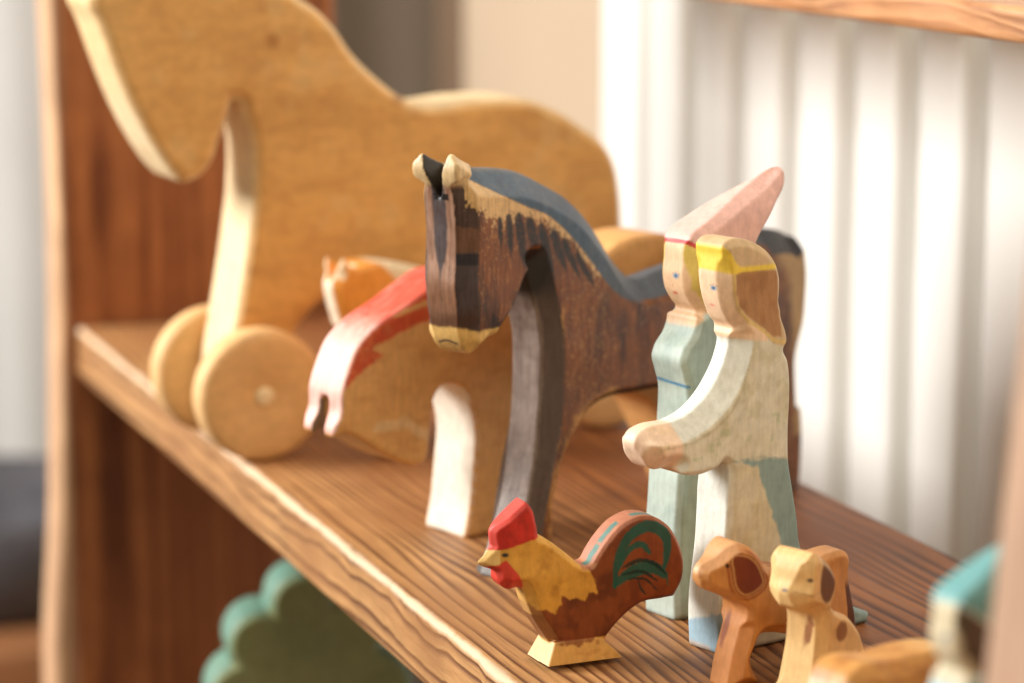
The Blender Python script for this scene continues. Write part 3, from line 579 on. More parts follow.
    lab[(z < 7.9) & (s > -3.0) & (s < 0.6) & (z < 5.1)] = 4
    lab[(s < -12.6) & (z < 4.6)] = 5
    lab[backtop > .5] = 1
    lab[mz > .5] = 2
    lab[ear & (z > 12.5)] = 3
    lab[(lab == 3) & (t < 0)] = 6
    return P.col, lab
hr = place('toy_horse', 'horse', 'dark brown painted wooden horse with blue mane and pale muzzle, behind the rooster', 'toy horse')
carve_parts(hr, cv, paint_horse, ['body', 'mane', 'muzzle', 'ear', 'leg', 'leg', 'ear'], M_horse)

# ------------------------------------------------------------------ pony with red mane
p = PR['pony']; lo, hi = bounds('pony', 1.15)
cv = Carving(lo, hi, .055)
cv.add(cv.slab(p, lambda S, Z: 1.15 - .17*sstep(.2, 1.6, S)*sstep(3.2, 4.2, Z), .10, .12, zones=[([q[:2] for q in p[0:2]], .2, .2)], tc=lambda S, Z: .17*sstep(.2, 1.6, S)*sstep(3.2, 4.2, Z)))
cv.cut(np.maximum(np.maximum(np.abs(cv.T-.15) - (.03+.26*np.clip((cv.S3-4.5)/.7, 0, 1)), 4.5 - cv.S3), cv.Z3-5.3))
cv.soften(2, .012, 7)
def paint_pony(s, t, z, N):
    P = Paint(s, t, z, N, srgb(226, 172, 108))
    P.put(sstep(.4, .8, fbm(s*1.2, t*2, z*4, 5)), srgb(200, 140, 78), .5)
    side = np.abs(N[:, 1]) > .75
    front = (N[:, 0] > .55)
    P.put(front*(s < 1.6)*(s > -3)*(z < 6)*1.0, srgb(236, 230, 216), .92)
    P.put((~side)*(z < 4.6)*(s > -.6)*(np.abs(t) > 1.0), srgb(226, 160, 84), .8)
    ml = catmull([q for q in p[-12:]] + [p[0]], closed=False); dm = line_d(ml, s, z)
    topm = (N[:, 2] > .3) | (N[:, 0] > .3)
    mane = sstep(.15, .02, dm)*(~side)*(s > -2)
    P.put(mane, srgb(222, 84, 68), .95)
    P.put(mane*sstep(2.9, 4.3, s + .9*P.j), srgb(240, 204, 192), .85); P.put(mane*sstep(.45, .7, fbm(s*1.2, t*5, z*1.2, 91)), srgb(234, 150, 130), .4)
    # jagged red strokes on the side
    def pl(v): return P.poly(v, .06, .08)
    red = np.clip(sum(pl(v) for v in [[(1.072,8.688),(1.035,8.306),(2.26,7.998),(3.002,7.737),(1.076,8.026),(1.039,7.611),(2.423,7.296),(3.822,6.835),(4.395,6.872),(3.622,7.558),(2.552,8.108),(1.667,8.53)],[(4.28,6.89),(3.285,6.615),(4.02,6.267),(4.828,5.685),(4.901,5.85),(4.629,6.343)]]), 0, 1)
    P.put(red*side, srgb(206, 70, 40), .9)
    P.put(sstep(.5, .75, fbm(s*5, t*5, z*5, 11))*red*side, srgb(226, 140, 84), .4)
    P.put(side*(1-sstep(.05, .25, line_d([(3.6, 4.2), (2.6, 4.3), (1.6, 3.7), (.6, 3.6)], s, z)+.4*P.j)), srgb(232, 198, 150), .7)
    P.put((s < -8)*(z > 8.2)*(N[:, 2] > .3), srgb(228, 176, 120), .7); P.put((s < -8.5)*(s > -10.5)*(N[:, 2] > .5), srgb(226, 130, 100), .35)
    inner = (np.abs(t-.15) < .42)*(s > 4.4)*(np.abs(N[:, 1]) > .3)*(z < 5.2)*(np.sign(N[:, 1]) == -np.sign(t))*(N[:, 2] < .3); P.put(inner*1.0, srgb(120, 96, 78), .9)
    lab = P.lab
    lab[(s > -3.1) & (s < .8) & (z < 3.6)] = 2; lab[(s < -9) & (z < 3.8)] = 3
    lab[(mane > .5) & (s < 4.2)] = 1; lab[(s > 4.2) & (t > 0)] = 4; lab[(s > 4.2) & (t <= 0)] = 5
    return P.col, lab
hp = place('toy_pony', 'pony', 'tan wooden pony with lowered head and red mane, left of the dark horse', 'toy pony')
carve_parts(hp, cv, paint_pony, ['body', 'mane', 'leg', 'leg', 'ear', 'ear'], M_paint)

# ------------------------------------------------------------------ small orange and white animal
p = PR['fox']; lo, hi = bounds('fox', .9)
cv = Carving(lo, hi, .06)
cv.add(cv.slab(p, lambda S, Z: .9 - .25*sstep(1.2, 2.4, S), .14, .15, zones=[([q[:2] for q in p[-8:]], .4, .3)]))
cv.cut(np.maximum(np.maximum(np.abs(cv.T) - (.05+.35*np.clip((cv.Z3-6.9)/.7, 0, 1)), 6.95 - cv.Z3), 1.7 - cv.S3))
cv.soften(2, .010, 9)
def paint_fox(s, t, z, N):
    P = Paint(s, t, z, N, srgb(238, 222, 190))
    og = P.poly([(1.1, 7.6), (.6, 7.05), (-.3, 6.3), (.2, 5.2), (1.5, 4.6), (3.2, 6), (3.2, 8)], .08, .08)
    P.put(og, srgb(232, 150, 52), .95); P.put((N[:, 0] > .85)*(z < 7)*1.0, srgb(250, 236, 212), .9)
    P.put((N[:, 0] > .5)*(z > 7.0)*1.0, srgb(246, 226, 190), .9); P.put(sstep(4.6, 3.6, z), srgb(224, 150, 70), .8)
    lab = P.lab; lab[(z < 2.6) & (s > -2)] = 2; lab[(z < 2.6) & (s < -2)] = 3
    lab[(z > 7.0) & (s > 1.7) & (t > 0)] = 1; lab[(z > 7.0) & (s > 1.7) & (t <= 0)] = 4
    return P.col, lab
hf = place('toy_fox', 'fox', 'small orange and white pointed-eared wooden animal, peeping over the red mane', 'toy animal')
carve_parts(hf, cv, paint_fox, ['body', 'ear', 'leg', 'leg', 'ear'], M_paint)

# ------------------------------------------------------------------ big horse on wheels
p = PR['whorse']; lo, hi = bounds('whorse', 1.95)
cv = Carving(lo, hi, .075)
cv.add(cv.slab(p, 1.85, .30, .30))
cv.soften(2, .016, 13, .8)
def paint_wh(s, t, z, N):
    P = Paint(s, t, z, N, srgb(222, 170, 100))
    P.put(sstep(.4, .8, fbm(s*.35, t, z*1.3, 3)), srgb(196, 144, 82), .6); P.put(sstep(.55, .75, fbm(s*.9, t, z*.7, 13)), srgb(224, 184, 126), .5)
    P.put(sstep(.9, .45, np.abs(N[:, 1])), srgb(242, 218, 176), .9)  # tops, fronts and rims painted lighter, as lit by the window
    P.put(sstep(.55, .68, fbm(s*1.5, t*2, z*1.5, 23)), srgb(178, 120, 62), .18)
    P.put(sstep(3.3, 5.4, s)*sstep(12, 14, z)*.6, srgb(226, 184, 120), .8)  # highlight painted on the head
    P.put(P.blob(-1.0, 15.4, .25, .25, .1)+P.blob(-6, 13.0, .3, .2, .12), srgb(150, 92, 40), .6)
    lab = P.lab; lab[(z < 6) & (s > -4) & (s < 2.6)] = 1; lab[(z < 6) & (s < -9)] = 2
    return P.col, lab
hw = place('wheeled_toy_horse', 'whorse', 'large plain tan wooden horse on four round wheels', 'pull toy')
carve_parts(hw, cv, paint_wh, ['body', 'leg', 'leg'], M_raw)
def lathe(name, prof, mat, parent, seg=64, col=None):
    bm = bmesh.new(); rings = []
    for (r, y) in prof:
        rings.append([bm.verts.new((r*math.cos(a*2*math.pi/seg)*CM, y*CM, r*math.sin(a*2*math.pi/seg)*CM)) for a in range(seg)] if r > 1e-6 else [bm.verts.new((0, y*CM, 0))])
    for a, b in zip(rings, rings[1:]):
        for k in range(seg):
            if len(a) == 1: bm.faces.new((a[0], b[(k+1) % seg], b[k]))
            elif len(b) == 1: bm.faces.new((a[k], a[(k+1) % seg], b[0]))
            else: bm.faces.new((a[k], a[(k+1) % seg], b[(k+1) % seg], b[k]))
    bmesh.ops.recalc_face_normals(bm, faces=bm.faces[:])
    me = bpy.data.meshes.new(name); bm.to_mesh(me); bm.free()
    a = me.color_attributes.new('Col', 'FLOAT_COLOR', 'POINT')
    for i in range(len(me.vertices)): a.data[i].color = (*col, 1)
    for q in me.polygons: q.use_smooth = True
    return link(name, me, mat, parent)
RW = 2.46; wcol = tuple(srgb(226, 182, 126)); 
def wheel_prof(th): return [(0, 0), (RW-.35, 0), (RW-.12, .05), (RW, .28), (RW, th-.28), (RW-.12, th-.05), (RW-.35, th), (.55, th), (.5, th-.02), (0, th-.02)]
for sx in (0.0, -14.0):
    for side in (1, -1):
        w_ = lathe('wheel', wheel_prof(1.3), M_raw, hw, 72, wcol)
        w_.location = (sx*CM, 2.0*CM*side, RW*CM); w_.rotation_euler = (0, 0, 0 if side > 0 else math.pi)
        ax = lathe('axle_cap', [(.36, 0), (.36, .06), (.28, .11), (0, .12)], M_raw, w_, 32, tuple(srgb(246, 224, 184)))
        ax.location = (0, 1.28*CM, 0)
    ax = lathe('axle', [(.34, 0), (.34, 6.2)], M_raw, hw, 24, tuple(srgb(200, 150, 90))); ax.location = (sx*CM, -3.1*CM, RW*CM)

# ------------------------------------------------------------------ the two dolls in front and the small one at the right
def doll_eye(P, X, x, z, r=.07):
    P.put(P.blob(x, z, r*1.3, r*.75, .03, .02, X=X), srgb(96, 150, 190), .85)
    P.put(P.blob(x, z, r*.5, r*.5, .02, .0, X=X), srgb(50, 80, 110), .8)
    P.put(P.line([(x-r*1.9, z+r*.4), (x, z+r*1.2), (x+r*1.9, z+r*.5)], .012, .012, 0, X=X), srgb(150, 120, 90), .6)
def paint_doll2(s, t, z, N):
    P = Paint(s, t, z, N, srgb(222, 216, 194))
    P.put(sstep(.4, .75, fbm(s*1.3, t*1.5, z*1.3, 6)), srgb(206, 194, 158), .5)
    P.put(sstep(.55, .75, fbm(s*2.6, t*2, z*2.6, 16)), srgb(186, 176, 130), .4)
    side = sstep(.6, .85, np.abs(N[:, 1])); front = 1-side
    P.put(front*(z < 9)*(N[:, 0]+N[:, 2] > .3), srgb(228, 232, 226), .8)
    # skirt side: ochre tint, blue panel, blue hem at the front
    P.put(side*sstep(5.6, 5.4, z)*.7, srgb(196, 172, 118), .5)
    P.put(P.poly([(-.63, 5.56), (-1.2, 5.35), (-1.55, 4.5), (-1.95, 3.5), (-2.25, 2.6), (-2.5, 1.0), (-2.6, -1), (-9, -1), (-6.5, 1.4), (-4.2, 3.4), (-3.2, 5.3), (-2.3, 5.4), (-1.4, 5.58)], .06, .08), srgb(124, 156, 156), .85)
    P.put(P.line([(-.3, 5.6), (-1.4, 5.6), (-2.6, 5.35)], .03, .05, .05)*side, srgb(110, 140, 140), .5)
    hem = sstep(.06, -.06, z - (1.0 + .35*t + .2*P.j))*(s > -.9)
    P.put(hem, srgb(150, 186, 206), .9); P.put(sstep(.25, .1, z)*(s > -.8)*(t < .3), srgb(206, 176, 150), .7)
    P.put(sstep(.18, .0, z)*.8, srgb(80, 70, 60), .7)
    # sleeve end and hand
    hand = sstep(1.5, 1.62, s + .05*P.j)*(z < 8)
    P.put(hand, srgb(244, 212, 184), .95); P.put(hand*side, srgb(236, 196, 164), .3); P.put(hand*sstep(.5, .8, fbm(s*3, t*3, z*3, 66)), srgb(232, 204, 150), .35)
    # pleat green smudges
    P.put(sstep(.62, .72, fbm(s*3.4, t*3, z*3.4, 71))*(z > 5.8)*(z < 7)*side, srgb(150, 170, 110), .35)
    P.put(P.line([(2.2, 6.3), (1.2, 6.35), (.4, 6.6), (-.15, 7.0), (-.6, 7.6), (-.85, 8.3)], .03, .04, .03)*side, srgb(150, 130, 84), .35)
    # neck and face
    skin = srgb(242, 206, 170)
    P.put(sstep(9.0, 9.1, z - .12*(s+.5))*(s > -1.5), skin, .95)
    # hair
    hair = P.poly([(-.28, 11.1), (-.30, 10.35), (-.42, 9.95), (-.75, 9.6), (-1.2, 9.3), (-1.7, 8.85), (-2.4, 8.6), (-3.4, 8.6), (-4, 10), (-3.6, 12.5), (-1, 12.6), (.3, 12.2), (.4, 11.6), (-.1, 11.3)], .04, .03)
    hair = np.maximum(hair, sstep(11.3, 11.4, z - .2*(s+1))*(s < -.2))*(z > 8.5)
    P.put(hair, srgb(206, 176, 134), .95)
    hside = P.poly([(-.36, 11.05), (-.38, 10.4), (-.5, 10.0), (-.8, 9.7), (-1.2, 9.42), (-1.7, 9.05), (-2.05, 9.0), (-1.98, 9.6), (-1.88, 10.9)], .05, .03)*side
    P.put(hside, srgb(172, 120, 70), .9); P.put(hside*sstep(.4, .8, fbm(s*3, t, z*2, 43)), srgb(146, 96, 50), .6)
    P.put(P.line([(-.3, 10.9), (-.32, 10.35), (-.46, 9.9), (-.8, 9.58), (-1.25, 9.3), (-1.75, 8.92), (-2.3, 8.78)], .05, .04, .03)*side, srgb(222, 190, 110), .8)
    # yellow band
    band = sstep(.04, -.04, np.abs(z - (11.05 + .02*s + .33*sstep(-.5, .1, s)) + .02*P.j) - (.075 + .30*sstep(-.6, .05, s)))*(z > 10.4)
    P.put(band, srgb(240, 206, 70), .95)
    fr = (N[:, 0] > .2)
    P.put((P.blob(-.05, 10.62, .14, .07, .03, .02, X=t*1.0-.02)*0), skin)
    doll_eye(P, t, .2, 10.5, .10)
    P.put(P.blob(0, 9.98, .12, .04, .03, .02, X=t+.0)*fr, srgb(226, 120, 110), .7)
    lab = P.lab
    lab[(z > 9.1)] = 1; lab[(hair > .5)] = 2; lab[(band > .5)] = 3; lab[(hand > .5)] = 4
    return P.col, lab
p = PR['doll2']; lo, hi = bounds('doll2', .9)
cv = Carving(lo, hi, .045)
def w_doll(S, Z): return .82 - .06*sstep(9, 10, Z)
cv.add(cv.slab(p, w_doll, .10, .12, zones=[([q[:2] for q in p[46:]]+[p[0][:2]], .42, .30), ([q[:2] for q in p[0:9]], .2, .2), ([q[:2] for q in p[36:46]], .58, .50), ([q[:2] for q in p[33:37]], .45, .45), ([q[:2] for q in p[25:30]], .18, .2)]))
cv.soften(1, .016, 17)
d2 = place('toy_doll', 'doll2', 'wooden doll in cream dress with yellow hair band and brown hair, arms held out', 'toy doll')
carve_parts(d2, cv, paint_doll2, ['dress', 'face', 'hair', 'hair_band', 'hand'], M_paint)

def doll1_paint(hatc, bandc, hairc, dressc, dress2, beltc, skinc):
    def f(s, t, z, N):
        P = Paint(s, t, z, N, dressc)
        P.put(sstep(.4, .75, fbm(s*1.6, t*1.5, z*1.6, 6)), dress2, .6)
        side = sstep(.6, .85, np.abs(N[:, 1]))
        P.put(side*(z < 5.8), dress2, .6); P.put(side*(z < 5.8)*sstep(.3, .6, fbm(s*2, t, z*.7, 77)), srgb(150, 140, 104), .4)
        P.put(sstep(.03, -.03, np.abs(z - (7.05 - .06*t)) - .045)*(s > -.45), beltc, .9)
        sl = P.poly([(-.66, 9.0), (-.55, 8.55), (-.22, 8.15), (-.12, 7.8), (-.2, 7.4), (-.3, 6.9), (-4, 6.5), (-4, 9.6)], .04, .03)*side
        P.put(sl, srgb(150, 172, 168), .7)
        P.put(P.line([(-.66, 9.0), (-.52, 8.55), (-.2, 8.15), (-.09, 7.8), (-.2, 7.4), (-.3, 6.95)], .035, .02, .01)*side, srgb(232, 214, 168), .9)
        P.put(sstep(9.12, 9.18, z), skinc, .97)
        P.put(P.poly([(-.3, 9.25), (-1.2, 9.25), (-.62, 8.7)], .04, .02), skinc, .9)
        face = z > 9.1
        hair = P.poly([(-.30, 11.6), (-.42, 10.6), (-.55, 9.9), (-.9, 9.5), (-1.3, 9.0), (-4.5, 9.0), (-4.5, 11.6)], .04, .04)*(np.abs(N[:, 1]) > .4)*face
        hair = np.maximum(hair, face*(z < 11.6)*(s < -2.2))
        P.put(hair, hairc, .92)
        hat = sstep(-.03, .03, z - (11.34 + .7*(s+.36) + .03*t))
        P.put(hat, hatc, .97); P.put(hat*sstep(.45, .75, fbm(s*1.5, t*2, z*1.5, 27)), hatc*.8, .6)
        P.put(hat*(1-side)*(N[:, 0] > .2), np.minimum(1, hatc*1.15+.02), .6)
        band = sstep(.02, -.02, np.abs(z - (11.31 + .7*(s+.36) + .03*t)) - .07)
        P.put(band, bandc, .95)
        doll_eye(P, t, .15, 10.24, .10)
        P.put(P.blob(-.02, 9.70, .1, .05, .03, .02, X=t)*(N[:, 0] > .2), srgb(214, 84, 76), .85)
        P.put(P.blob(-.05, 9.92, .03, .03, .02, .0, X=t)*(N[:, 0] > .2), srgb(200, 120, 90), .7)
        P.put(P.blob(-2.35, 12.2, .1, .07, .03, .05)*side, srgb(204, 96, 84), .6)
        P.put(sstep(.15, .0, z)*.7, srgb(90, 84, 74), .6)
        lab = P.lab; lab[z > 9.25] = 1; lab[hair > .5] = 2; lab[hat > .5] = 3; lab[band > .5] = 4
        return P.col, lab
    return f
def make_doll1(key, sc, paint, place_args, h):
    p = PR['doll1']; lo, hi = bounds('doll1', .9)
    cv = Carving(lo, hi, h)
    cv.add(cv.slab(p, lambda S, Z: .85 - .62*sstep(11.6, 13.4, Z), .1, .14, zones=[([q[:2] for q in p[5:11]], .42, .32), ([q[:2] for q in p[0:5]], .3, .3), ([q[:2] for q in p[12:24]], .2, .18), ([q[:2] for q in p[34:]], .15, .15)]))
    cv.soften(1, .015, 19)
    r = place(*place_args)
    carve_parts(r, cv, paint, ['dress', 'face', 'hair', 'pointed_hat', 'hat_band'], M_paint)
    r.scale = (sc, sc, sc); return r
make_doll1('doll1', 1, doll1_paint(srgb(232, 186, 176), srgb(206, 60, 66), srgb(222, 196, 96), srgb(186, 200, 190), srgb(160, 180, 172), srgb(58, 130, 176), srgb(240, 200, 160)),
    ('toy_doll', 'doll1', 'wooden doll with tall pink pointed hat and pale blue green dress', 'toy doll'), .045)
# out of focus at the right front
make_doll1('teal', .70, doll1_paint(srgb(112, 172, 174), srgb(190, 206, 190), srgb(70, 44, 24), srgb(170, 216, 226), srgb(150, 200, 214), srgb(120, 170, 190), srgb(232, 216, 180)),
    ('toy_doll', 'teal', 'small wooden doll with teal pointed hat and light blue dress, blurred at the right end', 'toy doll'), .07)

# ------------------------------------------------------------------ rooster
p = PR['rooster']; lo, hi = bounds('rooster', .95)
cv = Carving(lo, hi, .03)
def w_r(S, Z):
    w = .52 - .10*sstep(2.6, 3.4, Z)*sstep(-1.6, -.4, S)
    w = w - .34*sstep(.9, 1.75, S)
    return w
body = cv.slab(p, w_r, .12, .12, zones=[([q[:2] for q in p[29:36]], .24, .28), ([q[:2] for q in p[11:18]], .12, .12), ([q[:2] for q in p[5:9]], .16, .16)])
cv.add(body)
base = [(-2.45, 0, 1), (-2.2, .32, 1), (-1.7, .8, 1), (-.3, .8, 1), (.05, 0, 1)]
cv.add(cv.slab(base, lambda S, Z: .75 - .26*Z, .05, .05, smooth=False))
cv.soften(1, .012, 23)
def paint_rooster(s, t, z, N):
    yel = srgb(216, 160, 66); P = Paint(s, t, z, N, yel)
    side = sstep(.6, .85, np.abs(N[:, 1]))
    rb = srgb(128, 62, 32)
    jag = [(.42, 2.0), (.2, 1.72), (-.02, 1.78), (-.3, 1.62), (-.5, 1.85), (-.5, 2.12), (-.75, 1.95), (-.95, 2.02), (-1.22, 1.9), (-1.35, 2.1), (-1.62, 2.05), (-1.55, 2.5), (-1.2, 2.95), (-1.9, 5.5), (-6, 5.5), (-6, .76), (.3, .76), (.6, 1.6)]
    bd = P.poly(jag, .04, .07)*(z > .78)
    P.put(bd, rb, .96); P.put(bd*sstep(.42, .75, fbm(s*2.5, t*2, z*2.5, 9)), srgb(88, 40, 24), .7); P.put(bd*sstep(-1.8, -3.4, s), srgb(150, 72, 34), .5)
    P.put((1-bd)*sstep(.5, .8, fbm(s*3, t*3, z*3, 33)), srgb(180, 122, 44), .7)
    P.put((1-side)*(N[:, 0] > .2)*(z < 2.9)*(z > .8), srgb(226, 178, 108), .7); P.put((1-side)*(N[:, 0] > .2)*(z < 1.6)*(z > .85), srgb(120, 66, 42), .8)
    P.put((1-bd)*(1-side)*(N[:, 2] > .2)*(z > 2.8), srgb(230, 190, 110), .6)
    # tail rim: rosy tan with teal dashes
    rim = (1-side)*(s < -1.15)*(z > 2.4)*(N[:, 2] > -.4)
    P.put(rim, srgb(186, 124, 96), .9)
    for (a, b, c, d) in ((-1.52, 2.75, -1.68, 3.2), (-1.95, 3.55, -2.25, 3.85), (-3.0, 4.15, -3.5, 4.05)):
        P.put(rim*P.line([(a, b), (c, d)], .2, .03, .06)*sstep(.05, -.05, np.abs(t-.12)-.13+.1*P.j), srgb(60, 130, 124), .85)
    # painted tail feathers
    g = srgb(20, 88, 74); gd = srgb(12, 44, 40)
    sd = side
    def arc(pts, r0, r1, col, a=.93):
        pts = [((a+3.0)*1.0-3.0+.02, (b-3.2)*.92+2.95) for a, b in pts]; Q = catmull(pts, closed=False, n=8); n = len(Q)
        for i in range(n-1):
            pass
        d = np.full(s.shape, 1e9)
        for i in range(n-1):
            ax, az = Q[i]; bx, bz = Q[i+1]; ex, ez = bx-ax, bz-az
            k = np.clip(((s-ax)*ex+(z-az)*ez)/(ex*ex+ez*ez), 0, 1)
            u = (i+k)/(n-1); rr = r0 + (r1-r0)*np.sin(np.pi*np.clip(u, 0, 1))
            d = np.minimum(d, np.hypot(s-ax-ex*k, z-az-ez*k) - rr)
        P.put(sstep(.03, -.03, d + .05*P.j2+.03*P.j)*sd, col, a)
    arc([(-2.18, 2.35), (-2.25, 3.1), (-2.6, 3.85), (-3.2, 4.15), (-3.75, 3.8), (-3.8, 3.1), (-3.7, 2.7)], .05, .17, g)
    arc([(-2.3, 2.9), (-2.6, 3.45), (-3.0, 3.6), (-3.25, 3.3)], .05, .10, g)
    arc([(-2.2, 2.45), (-2.7, 2.75), (-3.3, 2.85), (-3.75, 2.55)], .1, .20, g)
    arc([(-2.4, 2.9), (-2.9, 3.1), (-3.4, 2.95), (-3.75, 2.6)], .03, .06, gd)
    arc([(-2.4, 2.7), (-3.0, 2.75), (-3.5, 2.4)], .02, .05, gd)
    arc([(-2.6, 2.55), (-3.1, 2.5), (-3.5, 2.1)], .01, .035, gd)
    arc([(-2.9, 2.5), (-3.0, 2.2), (-3.15, 2.0)], .01, .025, gd)
    arc([(-3.8, 2.6), (-3.85, 2.2)], .01, .03, g)
    # comb, wattle, beak, eye
    comb = P.poly([(1.6, 3.50), (1.2, 3.55), (.1, 3.80), (-.05, 3.82), (-.3, 6), (3, 6), (3, 3.5)], .02, .015)
    P.put(comb, srgb(202, 42, 38), .97); P.put(comb*sstep(.5, .8, fbm(s*3, t*3, z*3, 51)), srgb(150, 36, 30), .5); P.put(comb*(1-side)*sstep(-.1, .4, N[:, 0]), srgb(232, 96, 84), .5)
    wat = P.poly([(1.12, 3.26), (1.3, 3.12), (1.7, 3.05), (1.6, 1.8), (.62, 2.3), (.6, 2.5), (.82, 2.9)], .02, .015)
    P.put(wat, srgb(212, 58, 46), .97)
    P.put(sstep(1.22, 1.28, s)*(z > 2.95)*(z < 3.62)*(1-comb)*(1-wat), srgb(236, 196, 124), .9)
    P.put(P.blob(1.13, 3.40, .085, .06, .02, .0)*(np.abs(N[:, 1]) > .2), srgb(34, 40, 58), .95)
    bs = z < .76
    P.put(bs*(s > -3), srgb(222, 172, 96), .97); P.put(bs*sstep(.45, .8, fbm(s*2, t*2, z*5, 61)), srgb(196, 134, 60), .5)
    P.put(bs*(1-side)*(N[:, 0] > .3), srgb(240, 210, 160), .7)
    P.put(P.blob(-1.0, .74, .5, .12, .05, .15)*side, rb, .8)
    lab = P.lab; lab[bd > .5] = 0
    lab[(s < -1.75) & (z > 2.0) & (bd > .5)] = 4
    lab[comb > .5] = 1; lab[wat > .5] = 2; lab[(s > 1.25) & (z > 2.95) & (z < 3.62) & (comb < .5) & (wat < .5)] = 3; lab[bs] = 5
    return P.col, lab
ro = place('toy_rooster', 'rooster', 'brown and yellow painted rooster with red comb and green tail feathers', 'toy rooster')
carve_parts(ro, cv, paint_rooster, ['body', 'comb', 'wattle', 'beak', 'tail', 'base'], M_paint)

# ------------------------------------------------------------------ dogs
p = PR['dog']; lo, hi = bounds('dog', .8)
cv = Carving(lo, hi, .035)
cv.add(cv.slab(p, lambda S, Z: .72 - .36*sstep(-.3, .8, S)*sstep(2.3, 2.7, Z) - .22*sstep(-1.6, -2.6, S)*sstep(1.5, 3, Z), .14, .14, zones=[([q[:2] for q in p[22:30]], .34, .3), ([q[:2] for q in p[0:5]]+[], .25, .22), ([q[:2] for q in p[-3:]], .22, .2)]))
cv.cut(np.maximum(np.maximum(np.abs(cv.T) - .10, cv.Z3 - .9 - .0*cv.S3), np.maximum(cv.S3 + .1, -1.1 - cv.S3))*1.0 if False else np.full(cv.f.shape, 9, np.float32))
cv.soften(1, .012, 29)
DH = max(q[1] for q in p)
def paint_dog(s, t, z, N):
    P = Paint(s, t, z, N, srgb(206, 144, 80)); side = sstep(.6, .85, np.abs(N[:, 1]))
    P.put(sstep(.4, .8, fbm(s*2, t*3, z*1.5, 6)), srgb(172, 106, 52), .5)
    P.put((1-side)*(N[:, 0] > .3), srgb(222, 166, 112), .5); P.put((1-side)*(N[:, 2] > .4), srgb(212, 160, 116), .6)
    P.put((1-side)*(N[:, 0] > .3)*(z < 2.3), srgb(196, 124, 64), .6)
    er = P.poly(EAR, .03, .02, True)*side
    P.put(er, srgb(112, 42, 22), .95)
    P.put((1-sstep(.015, .06, np.abs(poly_sd(catmull(EAR, n=5), s, z) - .075)))*side, srgb(150, 76, 40), .8)
    P.put((1-sstep(.012, .05, np.abs(poly_sd(catmull(EAR, n=5), s, z) + .06)))*side, srgb(220, 166, 104), .6)
    P.put(P.blob(EYE[0], EYE[1], .05, .06, .02, .0)*(np.abs(N[:, 1]) > .3), srgb(24, 20, 24), .95)
    P.put(sstep(.1, .0, np.hypot(s-NOSE[0], z-NOSE[1]) - .05), srgb(238, 190, 150), .7)
    P.put(P.blob(-.05, 1.5, .12, .42, .05, .06, X=t+.15)*(N[:, 0] > .3), srgb(128, 66, 54), .75)
    P.put(P.blob(-1.75, 3.1, .35, .12, .05, .06), srgb(120, 66, 38), .8); P.put(P.blob(-2.9, 2.4, .3, .25, .05, .08)*side, srgb(128, 70, 40), .7)
    P.put((s < -2.9)*sstep(2.6, 2.3, z)*(s < -3.9 - .0*z), srgb(70, 24, 14), .9)  # shadow side of the rump and hind leg painted dark
    lab = P.lab; lab[(er > .5)] = 1; lab[(z < 1.5) & (s > -1.6)] = 2; lab[(z < 1.5) & (s < -2.6)] = 3
    lab[(s < -3.5) & (z > 3.0)] = 4
    return P.col, lab
EAR = [(0.059,3.81),(-0.342,3.81),(-0.717,3.563),(-0.927,3.197),(-1.001,2.906),(-0.667,2.646),(-0.297,2.616),(-0.059,2.819),(0.05,3.309)]; EYE = (0.159,3.511); NOSE = (0.804,3.353)
dg = place('toy_dog', 'dog', 'standing orange brown wooden dog with dark brown ear', 'toy dog')
carve_parts(dg, cv, paint_dog, ['body', 'ear', 'leg', 'leg', 'tail'], M_paint)

p = PR['sdog']; lo, hi = bounds('sdog', .8)
cv = Carving(lo, hi, .033)
cv.add(cv.slab(p, lambda S, Z: .75 + .08*sstep(1.5, .2, Z) - .30*sstep(0, .7, S)*sstep(2.6, 2.8, Z)*sstep(3.9, 3.4, Z), .16, .16, zones=[([q[:2] for q in p[12:17]], .32, .3), ([q[:2] for q in p[16:22]]+[p[0][:2]], .38, .32), ([q[:2] for q in p[0:4]], .2, .2)]))
cv.soften(1, .012, 31)
def paint_sdog(s, t, z, N):
    P = Paint(s, t, z, N, srgb(220, 176, 118)); side = sstep(.6, .85, np.abs(N[:, 1]))
    P.put(sstep(.4, .8, fbm(s*2, t*3, z*1.5, 6)), srgb(200, 144, 74), .5)
    P.put((1-side)*(N[:, 0] > .3), srgb(238, 206, 144), .6)
    er = P.blob(SEAR[0], SEAR[1], SEAR[2], SEAR[3], .03, .03, 4)*side*(t > 0) + P.blob(SEAR[0], SEAR[1], SEAR[2], SEAR[3], .03, .03, 4)*side*(t < 0)
    P.put(er, srgb(100, 58, 32), .95)
    P.put(P.blob(SP[0], SP[1], .24, .28, .05, .06)*side, srgb(134, 82, 44), .9); P.put(P.blob(-1.9, 1.0, .2, .25, .05, .06)*side, srgb(134, 82, 44), .8)
    P.put(P.blob(.22, 2.0, .13, .42, .05, .06, ang=-12, X=t)*(N[:, 0] > .3), srgb(144, 90, 52), .9)
    P.put(P.blob(SEYE[0], SEYE[1], .05, .055, .02, .0)*(N[:, 1] > .2), srgb(70, 54, 50), .9)
    P.put(P.blob(.05, SN[1], .1, .05, .02, .0, X=t)*(N[:, 0] > .3), srgb(96, 90, 100), .8)
    P.put(P.line([(SN[0]-.05, SN[1]-.03), (SN[0]-.35, SN[1]-.12), (SN[0]-.5, SN[1]-.02)], .015, .015, .0)*(N[:, 1] > .2), srgb(120, 90, 60), .5)
    lab = P.lab; lab[er > .5] = 1
    return P.col, lab
SEAR = (-0.494,3.486,0.345,0.6059999999999994); SP = (-1.153,1.948); SEYE = (0.108,3.566); SN = (0.419,3.261)
